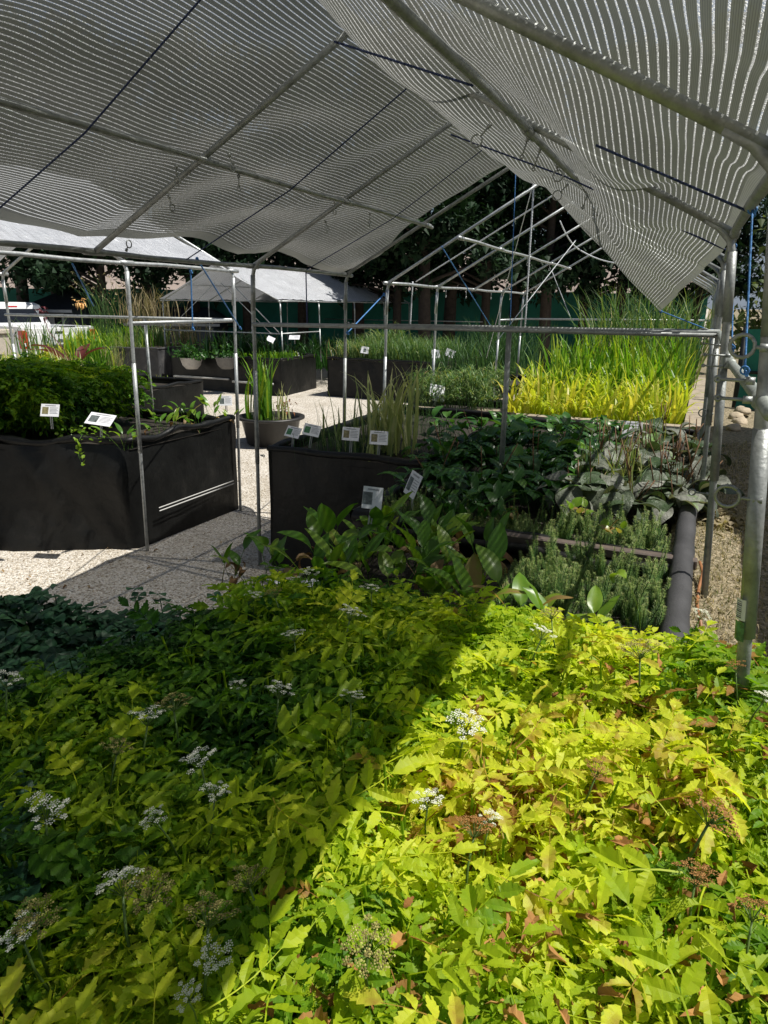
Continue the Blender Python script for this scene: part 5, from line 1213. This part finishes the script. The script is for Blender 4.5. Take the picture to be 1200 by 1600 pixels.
# herons
def heron(label, p, rz, s, group='white heron figures'):
    t = thing('heron_figure', label, 'garden figure', p, rz, group); t.scale = (s, s, s)
    mb = MB()
    # body, curved neck and head as one tapering tube
    mb.tube([(-0.30, 0, 0.30), (-0.22, 0, 0.31), (-0.10, 0, 0.34), (0.02, 0, 0.36), (0.12, 0, 0.37), (0.20, 0, 0.40), (0.25, 0, 0.46), (0.24, 0, 0.53), (0.27, 0, 0.59), (0.33, 0, 0.58), (0.37, 0, 0.57)],
            [0.008, 0.035, 0.075, 0.09, 0.075, 0.045, 0.03, 0.022, 0.024, 0.022, 0.008], 12); mb.build('body', 'heron', t, True)
    for sy in (-1, 1):
        V = []
        for i_ in range(9):
            a = i_/8; 
            for j_ in range(4):
                b_ = j_/3; V.append((0.12-0.48*a, sy*(0.07+0.03*math.sin(math.pi*a)-0.02*b_), 0.42-0.02*a-0.14*b_*math.sin(math.pi*(0.15+0.8*a))))
        n0 = len(V); V += [(x, y-sy*0.012, z) for x, y, z in V]
        f = [(i_*4+j_, i_*4+j_+1, i_*4+j_+5, i_*4+j_+4) for i_ in range(8) for j_ in range(3)]; f += [tuple(q_+n0 for q_ in reversed(z_)) for z_ in f]
        MB().add(V, f).build('wing', 'heron', t, True)
        MB().tube([(0.0, sy*0.03, 0.30), (-0.01, sy*0.03, 0.16), (0.01, sy*0.03, 0.0)], 0.007, 6).tube([(0.01, sy*0.03, 0.005), (0.08, sy*0.04, 0.005)], 0.006, 5).build('leg', 'beak', t, True)
    MB().tube([(0.365, 0, 0.572), (0.50, 0, 0.54)], [0.011, 0.002], 6).build('beak', 'beak', t, True)
heron('larger white heron figure on the right of the wood rimmed bed', at(218, 612, y=10.6)+Vector((0, 0, -0.05)), 2.9, 0.72)
heron('smaller white heron figure bending at the left behind the other', at(188, 612, y=10.9)+Vector((0, 0, -0.05)), 3.4, 0.5)

# concrete block at the left edge
t = MB(); t.box((-0.28, -0.2, 0), (0.28, 0.2, 0.95), 0.02).box((-0.32, -0.24, 0.951), (0.32, 0.24, 1.03), 0.015); o = t.build('concrete_pillar', 'block')
o.location = at(2, 640, y=8.9); o.location.z = at(10, 515, y=8.9).z-1.03; tag(o, 'pale beige concrete pillar at the left edge before the pickup', 'pillar')

# ------------------------------------------------------------------ pickup truck
def truck():
    hd = math.radians(54)
    base = far(84, 18.6)
    hv = np.array([-math.sin(YAW), math.cos(YAW)]); rv = np.array([math.cos(YAW), math.sin(YAW)])
    fwd = hv*math.cos(hd)-rv*math.sin(hd); rz = math.atan2(-fwd[0], fwd[1])
    t = thing('pickup_truck', 'white pickup truck parked in front of the green fence, tail towards us', 'pickup truck', base, rz)
    # local: +y forward, x right; rear face at y=0, left rear corner x=-1.0
    W2 = 0.98
    def prism(prof, x0, x1):  # prof in (y,z)
        n = len(prof); V = [(x0, y, z) for y, z in prof]+[(x1, y, z) for y, z in prof]
        return V, [tuple(range(n)), tuple(reversed(range(n, 2*n)))]+[(i, n+i, n+(i+1) % n, (i+1) % n) for i in range(n)]
    mb = MB()
    for x0, x1 in ((-W2, -W2+0.10), (W2-0.10, W2)):
        # bedside with wheel arch
        arch = [(1.45-0.46*math.cos(a), 0.62+0.46*math.sin(a)) for a in np.linspace(0, math.pi, 10)]
        prof = [(0.0, 0.60)] + [(y, z) for y, z in arch] + [(2.0, 0.60), (2.0, 1.36), (1.9, 1.385), (0.1, 1.385), (0.0, 1.36)]
        mb.add(*prism(prof, x0, x1))
    mb.box((-W2+0.1, 1.93, 0.6), (W2-0.1, 2.0, 1.38)); mb.box((-W2+0.1, 0.05, 0.62), (W2-0.1, 1.93, 0.68))
    # lower cab and bonnet
    prof = [(2.02, 0.45), (5.3, 0.45), (5.75, 0.55), (5.8, 1.1), (5.6, 1.22), (4.4, 1.30), (4.15, 1.32), (2.02, 1.34)]
    mb.add(*prism(prof, -W2, W2)); mb.build('body', 'paint', t)
    # cab upper
    mb = MB(); xb, xt = 0.95, 0.76
    ring_b = [(2.04, 1.34), (4.2, 1.32)]; ring_t = [(2.22, 1.93), (3.55, 1.93)]
    V = [(-xb, 2.04, 1.345), (xb, 2.04, 1.345), (xb, 4.25, 1.325), (-xb, 4.25, 1.325), (-xt, 2.2, 1.90), (xt, 2.2, 1.90), (xt, 3.5, 1.92), (-xt, 3.5, 1.92), (-xt+.08, 2.35, 1.97), (xt-.08, 2.35, 1.97), (xt-.08, 3.35, 1.98), (-xt+.08, 3.35, 1.98)]
    mb.add(V, [(0, 1, 5, 4), (1, 2, 6, 5), (2, 3, 7, 6), (3, 0, 4, 7), (4, 5, 9, 8), (5, 6, 10, 9), (6, 7, 11, 10), (7, 4, 8, 11), (8, 9, 10, 11)]); mb.build('cab', 'paint', t)
    def onrear(u0, u1, w0, w1, off):
        def pnt(u, w_): return (lerp(-xb, xb, u)*(1-w_)+lerp(-xt, xt, u)*w_, 2.04+0.16*w_-off, 1.345+0.555*w_)
        return [pnt(u0, w0), pnt(u1, w0), pnt(u1, w1), pnt(u0, w1)]
    MB().add(onrear(0.12, 0.88, 0.18, 0.82, 0.006), [(0, 1, 2, 3)]).build('rear_window', 'glass', t)
    MB().add(onrear(0.42, 0.58, 0.90, 0.96, 0.008), [(0, 1, 2, 3)]).build('brake_light', 'red', t)
    V = [(-xb+0.005-0.012, 2.3, 1.42), (-xb-0.007, 3.9, 1.40), (-xt-0.025, 3.35, 1.84), (-xt-0.03, 2.4, 1.84)]
    MB().add(V, [(0, 1, 2, 3)]).build('side_window', 'glass', t)
    # tailgate
    mb = MB(); mb.box((-W2+0.13, -0.02, 0.66), (W2-0.13, 0.05, 1.36), 0.015); mb.box((-W2+0.20, -0.032, 0.82), (W2-0.2, -0.0205, 1.20), 0.008); tg = mb.build('tailgate', 'paint', t)
    MB().box((-0.12, -0.045, 1.22), (0.12, -0.033, 1.27), 0.004).build('handle', 'dark', tg)
    V = [(0.10*math.cos(a), -0.036, 1.03+0.045*math.sin(a)) for a in np.linspace(0, 6.283, 20)[:-1]]
    MB().add(V, [tuple(range(19))]).build('emblem', 'photo_grey', tg)
    MB().box((0.05, -0.02, 1.365), (0.45, 0.06, 1.39), 0.005).build('trim_cap', 'dark', tg)
    for sx in (-1, 1):
        mb = MB(); mb.box((sx*W2-0.125 if sx > 0 else -W2-0.012, -0.03, 0.86), (sx*W2+0.012 if sx > 0 else -W2+0.125, 0.16, 1.30), 0.01); tl = mb.build('tail_light', 'red', t)
        MB().box((sx*(W2-0.055)-0.035, -0.04, 0.92), (sx*(W2-0.055)+0.035, -0.031, 1.0), 0.004).build('reversing_lamp', 'card', tl)
    mb = MB(); mb.box((-W2, -0.16, 0.50), (-0.35, 0.02, 0.62), 0.02); mb.box((0.35, -0.16, 0.50), (W2, 0.02, 0.62), 0.02); mb.box((-0.35, -0.14, 0.46), (0.35, 0.0, 0.56), 0.01); mb.build('bumper', 'chrome', t)
    for sx in (-1, 1):
        for y in (1.45, 5.0):
            w_ = thing('wheel', None, None); w_.parent = t; w_.location = (sx*0.85, y, 0.40)
            prof = [(0.26, -0.11), (0.36, -0.12), (0.40, -0.09), (0.40, 0.09), (0.36, 0.12), (0.26, 0.11)]
            def lx(pf, mm, nm):
                V = []; sg = 24
                for r_, x_ in pf:
                    for k_ in range(sg): a = 6.283*k_/sg; V.append((x_, r_*math.cos(a), r_*math.sin(a)))
                MB().add(V, [(i_*sg+k_, i_*sg+(k_+1) % sg, (i_+1)*sg+(k_+1) % sg, (i_+1)*sg+k_) for i_ in range(len(pf)-1) for k_ in range(sg)]).build(nm, mm, w_, True)
            lx(prof, 'tyre', 'tyre'); lx([(0.26, -0.10), (0.25, -0.06), (0.10, -0.05), (0.0, -0.05)], 'chrome', 'rim')
    # decal 4X4 on the left bedside near the rear
    mb = MB(); x = -W2-0.004
    def seg(a, b_, th=0.022):
        a = Vector((0, *a)); b_ = Vector((0, *b_)); d = (b_-a).normalized(); nn = Vector((0, -d.z, d.y))*th/2
        V = [a+nn, a-nn, b_-nn, b_+nn]; mb.add([(x, v.y, v.z) for v in V], [(0, 1, 2, 3)])
    def four(y0):
        seg((y0-0.02, 1.12), (y0-0.02, 1.26)); seg((y0+0.085, 1.158), (y0-0.045, 1.158)); seg((y0-0.02, 1.26), (y0+0.085, 1.165))
    four(0.62); four(0.30); mb.build('decal_four', 'dark', t)
    mb = MB(); seg((0.54, 1.125), (0.43, 1.245), 0.03); seg((0.43, 1.125), (0.54, 1.245), 0.03); mb.build('decal_cross', 'red', t)
    return t
truck()

# ------------------------------------------------------------------ background sheds, fence, trees
def shed(label, px0, px1, depth, h, roofz, dep=3.0, win=(), door=None, ridge=0.6):
    a = far(px0, depth); b_ = far(px1, depth); L = (b_-a).length; rz = math.atan2(b_.y-a.y, b_.x-a.x)
    t = thing('shed', label, 'shed', a, rz, 'sheds in front of the green fence')
    MB().box((0, 0, 0), (L, dep, h)).build('wall', 'shed', t)
    V = [(-0.25, -0.3, h+0.003), (L+0.25, -0.3, h+0.003), (L-0.5, dep/2, h+ridge), (0.5, dep/2, h+ridge), (-0.25, dep+0.3, h+0.003), (L+0.25, dep+0.3, h+0.003)]
    MB().add(V, [(0, 1, 2, 3), (3, 2, 5, 4), (0, 3, 4), (1, 5, 2), (0, 4, 5, 1)]).build('roof', 'roof', t)
    MB().box((-0.25, -0.33, h-0.06), (L+0.25, -0.305, h+0.02)).build('gutter', 'trim', t)
    for (u, w_, z0, z1) in win:
        f = MB().box((u-w_/2-0.06, -0.05, z0-0.06), (u-w_/2, -0.003, z1+0.06)).box((u+w_/2, -0.05, z0-0.06), (u+w_/2+0.06, -0.003, z1+0.06)).box((u-w_/2, -0.05, z1), (u+w_/2, -0.003, z1+0.06)).box((u-w_/2, -0.05, z0-0.06), (u+w_/2, -0.003, z0)).build('window', 'trim', t)
        MB().box((u-w_/2, -0.02, z0), (u+w_/2, -0.004, z1)).build('pane', 'glass', f)
    return t
shed('dark slate shed with pale framed windows behind the pickup bed', 36, 102, 21.6, 1.75, 2.1, win=((0.75, 0.03, 0.9, 1.6), (0.92, 0.28, 0.8, 1.6)))
shed('long dark blue shed behind the distant frame', 205, 330, 23.0, 1.35, 2.0, win=((1.6, 0.3, 0.6, 1.1),), ridge=0.5)

def fence(label, pts, top, m='fence'):
    P = [Vector(p) for p in pts]; c = P[0]
    t = thing('netting_fence', label, 'fence', (c.x, c.y, 0), 0, 'green netting fences')
    V = []; S = []
    n = 0
    rows = (0, 0.25, 0.5, 0.75, 1.0); cols = []
    for a, b_ in zip(P, P[1:]):
        k = max(2, int((b_-a).length/0.35))
        for i in range(k): cols.append(a.lerp(b_, i/k))
    cols.append(P[-1])
    for i, q in enumerate(cols):
        for r_ in rows:
            off = 0.03*math.sin(i*1.1+r_*3); V.append((q.x-c.x+off, q.y-c.y+off*0.5, q.z+(top-q.z)*r_+(0.02*math.sin(i*0.9) if r_ == 1 else 0)))
    k = len(rows)
    MB().add(V, [(i*k+j, (i+1)*k+j, (i+1)*k+j+1, i*k+j+1) for i in range(len(cols)-1) for j in range(k-1)]).build('netting', m, t, True)
    mb = MB(); mb.tube([(q.x-c.x, q.y-c.y-0.04, lerp(q.z, top, 0.5)) for q in cols], 0.02, 6); mb.build('mid_rail', 'dark', t, True)
    for i in range(0, len(cols), 8):
        q = cols[i]; MB().tube([(q.x-c.x, q.y-c.y+0.08, q.z-0.3), (q.x-c.x, q.y-c.y+0.08, top+0.03)], 0.03, 8).build('post', 'dark', t, True)
    return t
fa = far(-260, 25); fb = far(1100, 25)
fence('long dark green netting fence across the back of the garden', [fa, fb], 2.44)
fence('lower green netting fence across the right bank', [(0.42, 9.3, 0.8), (3.0, 8.9, 0.8), (8.0, 8.0, 0.8)], 1.76)

def tree_proto(seed, h=9.0, label='', m='treeleaf', nl=5200, trunk_r=0.2, base=2.3, rad=2.4, leaf=0.14):
    r = random.Random(seed)
    t = thing('evergreen_tree', label, 'tree', (0, 0, 0), 0, 'dark trees behind the garden')
    tr = MB(); tr.tube([(0, 0, -0.1), (0.05, 0, 0.5), (r.uniform(-.1, .1), 0, 2.5), (r.uniform(-.2, .2), 0.1, 5), (0, 0, h*0.9)], [trunk_r*1.25, trunk_r, trunk_r*0.85, trunk_r*0.6, 0.04], 10)
    cl = []
    for k in range(34):
        z = r.uniform(base, h*0.97); a = r.uniform(0, 6.28); R = rad*(1-0.55*((z-base)/(h-base)))*r.uniform(0.35, 1)
        p = Vector((R*math.cos(a), R*math.sin(a), z+r.uniform(-.3, .3))); cl.append((p, r.uniform(0.45, 0.95)))
        tr.tube([(0, 0, z-0.5), (p.x*0.5, p.y*0.5, z-0.15), tuple(p)], [0.06, 0.04, 0.015], 5)
    tr.build('trunk', 'bark', t, True)
    T = (np.array([(-0.5, 0, 0), (0, -0.1, 0.1), (0.5, 0, 0), (0, 1.2, -0.1)])*1.0, [(0, 1, 3), (1, 2, 3)])
    mb = MB()
    for k in range(nl):
        c, q = cl[r.randrange(len(cl))]; v = Vector((r.gauss(0, 1), r.gauss(0, 1), r.gauss(0, 0.8))); v = v.normalized()*q*(r.random()**0.45)
        put(mb, T, (c.x+v.x, c.y+v.y, c.z+v.z), r.uniform(0, 6.28), r.uniform(-1.4, 1.4), 0, leaf*r.uniform(0.6, 1.5), r.random())
    mb.build('crown', m, t)
    return t
TP = [tree_proto(s, 9.5, 'x', nl=9500, trunk_r=0.16+0.03*s, base=2.6+0.1*s) for s in range(3)]
tl = [(-150, 23.0, 'left of the frame edge'), (32, 22.5, 'behind the pickup cab'), (84, 23.2, 'behind the slate shed'), (155, 22.8, 'behind the arching rush'), (225, 23.5, 'over the long blue shed'), (300, 24, 'behind the grey distant cloth'),
      (380, 24, 'behind the left post of the distant frame'), (470, 24.1, 'behind the distant silver cloth'), (560, 23.6, 'beside the end of the distant cloth'), (616, 22.4, 'with a thin trunk left of the bare rafters'),
      (661, 21.5, 'with a thick trunk behind the first bare post'), (697, 23.8, 'right of the thick trunk'), (753, 23.3, 'behind the bare frame, centre left'), (800, 24.2, 'behind the plumb white rope'), (853, 22.6, 'with its trunk at the end of the purlin'),
      (911, 23.4, 'behind the cattails, left'), (965, 24, 'behind the cattails, centre'), (1030, 23.2, 'behind the hanging cloth corner'), (1085, 24, 'behind the receding right posts')]
for k, (px, dp, where) in enumerate(tl):
    o = TP[k] if k < 3 else copy_tree(TP[k % 3])
    p = far(px, dp); o.location = (p.x, p.y, 0); o.rotation_euler = (0, 0, random.uniform(0, 6.28)); s = random.uniform(0.9, 1.08); o.scale = (s, s, s)
    o['label'] = 'dark evergreen tree '+where; o['category'] = 'tree'
t = tree_proto(9, 4.2, 'sunlit olive green bushy tree beyond the right fence', 'bushleaf', 4200, 0.1, 0.8, 1.9, 0.12); t.location = (2.35, 17.5, 0.3); t['group'] = 'trees beyond the right fence'
t = tree_proto(10, 3.4, 'darker bushy tree further right beyond the fence', 'bushleaf', 3000, 0.1, 0.6, 1.6, 0.12); t.location = (5.6, 22, 0.3); t['group'] = 'trees beyond the right fence'
t = thing('flowering_bush', 'yellow flowering bush peeping over the right fence', 'bush', (2.15, 13.6, 0.7)); mb = MB()
for k in range(500):
    put(mb, LF, (random.gauss(0, .25), random.gauss(0, .25), 0.85+random.gauss(0, .14)), random.uniform(0, 6), random.uniform(-1, 1), 0, 0.06, random.choice((0.2, 0.5, 0.95)))
mb.build('leaves', 'iris', t)
mb = MB(); mb.tube([(0, 0, 0), (0.02, 0, 0.8)], 0.03, 6); mb.build('stem', 'bark', t)
# stones on the right bank
for k, (x, y, s, lb_) in enumerate([(0.36, 7.4, 0.07, 'nearest sandy stone on the shaded bank'), (0.42, 7.8, 0.08, 'second sandy stone on the shaded bank'), (0.40, 8.2, 0.08, 'third sandy stone on the shaded bank'), (0.48, 8.7, 0.09, 'furthest sandy stone on the shaded bank')]):
    V = []; 
    for i_ in range(9):
        for j_ in range(14):
            th = math.pi*i_/8; ph = 6.283*j_/14; d = Vector((math.sin(th)*math.cos(ph), math.sin(th)*math.sin(ph), math.cos(th)))
            V.append(tuple(d*s*(1+0.35*noise.noise(d*1.6+Vector((k*3, 0, 0))))*1.0))
    o = MB().add(V, [(i_*14+j_, i_*14+(j_+1) % 14, (i_+1)*14+(j_+1) % 14, (i_+1)*14+j_) for i_ in range(8) for j_ in range(14)]).build('stone', 'stone', smooth=True)
    o.location = (x, y, 0.9); o.scale = (1, 1.3, 0.6); tag(o, lb_, 'stone', 'sandy stones on the right bank')
# dry grass on the right bank
mb = MB(); TT = [blade(1, 1.0, random.uniform(0.6, 2.0), 3, 0.2) for _ in range(6)]
for k in range(9000):
    x = 0.08+abs(random.gauss(0, 0.35)); y = random.uniform(1.2, 6.5); z = float(ground_z(x, y)); L = random.uniform(0.02, 0.055)
    V = (TT[k % 6][0]*np.array([0.004, L, L])) @ rotm(random.uniform(0, 6.28), random.gauss(-0.5, .4), 0).T + np.array((x, y, z)); mb.add(V, TT[k % 6][1], random.random())
for k in range(400):
    x = random.gauss(0.2, 0.06); y = random.gauss(4.2, 0.12); z = float(ground_z(x, y)); L = random.uniform(0.05, 0.1)
    V = (TT[k % 6][0]*np.array([0.03, L, L])) @ rotm(random.uniform(0, 6.28), random.gauss(-0.8, .5), 0).T + np.array((x, y, z)); mb.add(V, TT[k % 6][1], random.random()*0.5+0.3)
tag(mb.build('dry_grass', 'straw'), 'sunlit strip of dry straw coloured grass beside the right posts', 'grass', kind='stuff')

# loose stones and dead leaves on the gravel
mb = MB()
for k in range(5200):
    x = random.uniform(-6.5, -2.2); y = random.uniform(2.2, 7.5); q = random.uniform(0.003, 0.009)
    V = [(q*random.uniform(.7, 1.2)*a, q*random.uniform(.7, 1.2)*b, q*0.6*c_ ) for a, b, c_ in ((1, 0, 0), (0, 1, 0), (-1, 0, 0), (0, -1, 0), (0, 0, 1), (0, 0, -.4))]
    mb.add(np.array(V) @ rotm(random.uniform(0, 6), random.uniform(-.4, .4), 0).T + np.array((x, y, q*0.3)), [(0, 1, 4), (1, 2, 4), (2, 3, 4), (3, 0, 4), (1, 0, 5), (2, 1, 5), (3, 2, 5), (0, 3, 5)])
tag(mb.build('loose_pebbles', 'stone'), 'small loose pebbles scattered over the pale gravel aisle', 'pebbles', kind='stuff')
mb = MB()
for k in range(90):
    x = random.uniform(-5.8, -2.6); y = random.uniform(2.4, 7.5)
    put(mb, BR[k % 5], (x, y, 0.012), random.uniform(0, 6.28), random.gauss(0, .2), random.gauss(0, .3), random.uniform(0.02, 0.045), random.random())
tag(mb.build('fallen_leaves', 'brownleaf'), 'a few dead leaves lying on the pale gravel', 'leaves', kind='stuff')
for k, (px, py, y, n, h, m_, tn, sp_, lb_) in enumerate([
    (20, 600, 6.3, 90, (0.25, 0.5), 'iris', 0.8, 0.16, 'yellow green strap leaves at the far left behind the bush'), (150, 575, 7.4, 60, (0.3, 0.6), 'iris', 0.45, 0.10, 'upright mid green strap leaves beside the red canna'),
    (105, 590, 6.6, 50, (0.2, 0.45), 'varieg', 0.6, 0.12, 'pale strap leaves between bush and red canna'), (60, 560, 8.6, 80, (0.4, 0.8), 'reed', 0.5, 0.2, 'loose grass stems in front of the truck wheel'),
    (200, 560, 13.8, 120, (0.3, 0.9), 'reed', 0.75, 0.3, 'tall pale grass on the grey bed'), (235, 505, 16.5, 160, (0.6, 1.2), 'straw', 0.4, 0.4, 'rusty seeded reeds behind the grey bed')]):
    q = at(px, py, y=y); clump(lb_, 'grass_clump', tuple(q), n, h, (0.014, 0.028), (0.1, 1.0), m_, tn, sp_, 60+k, 'bright grass clumps')
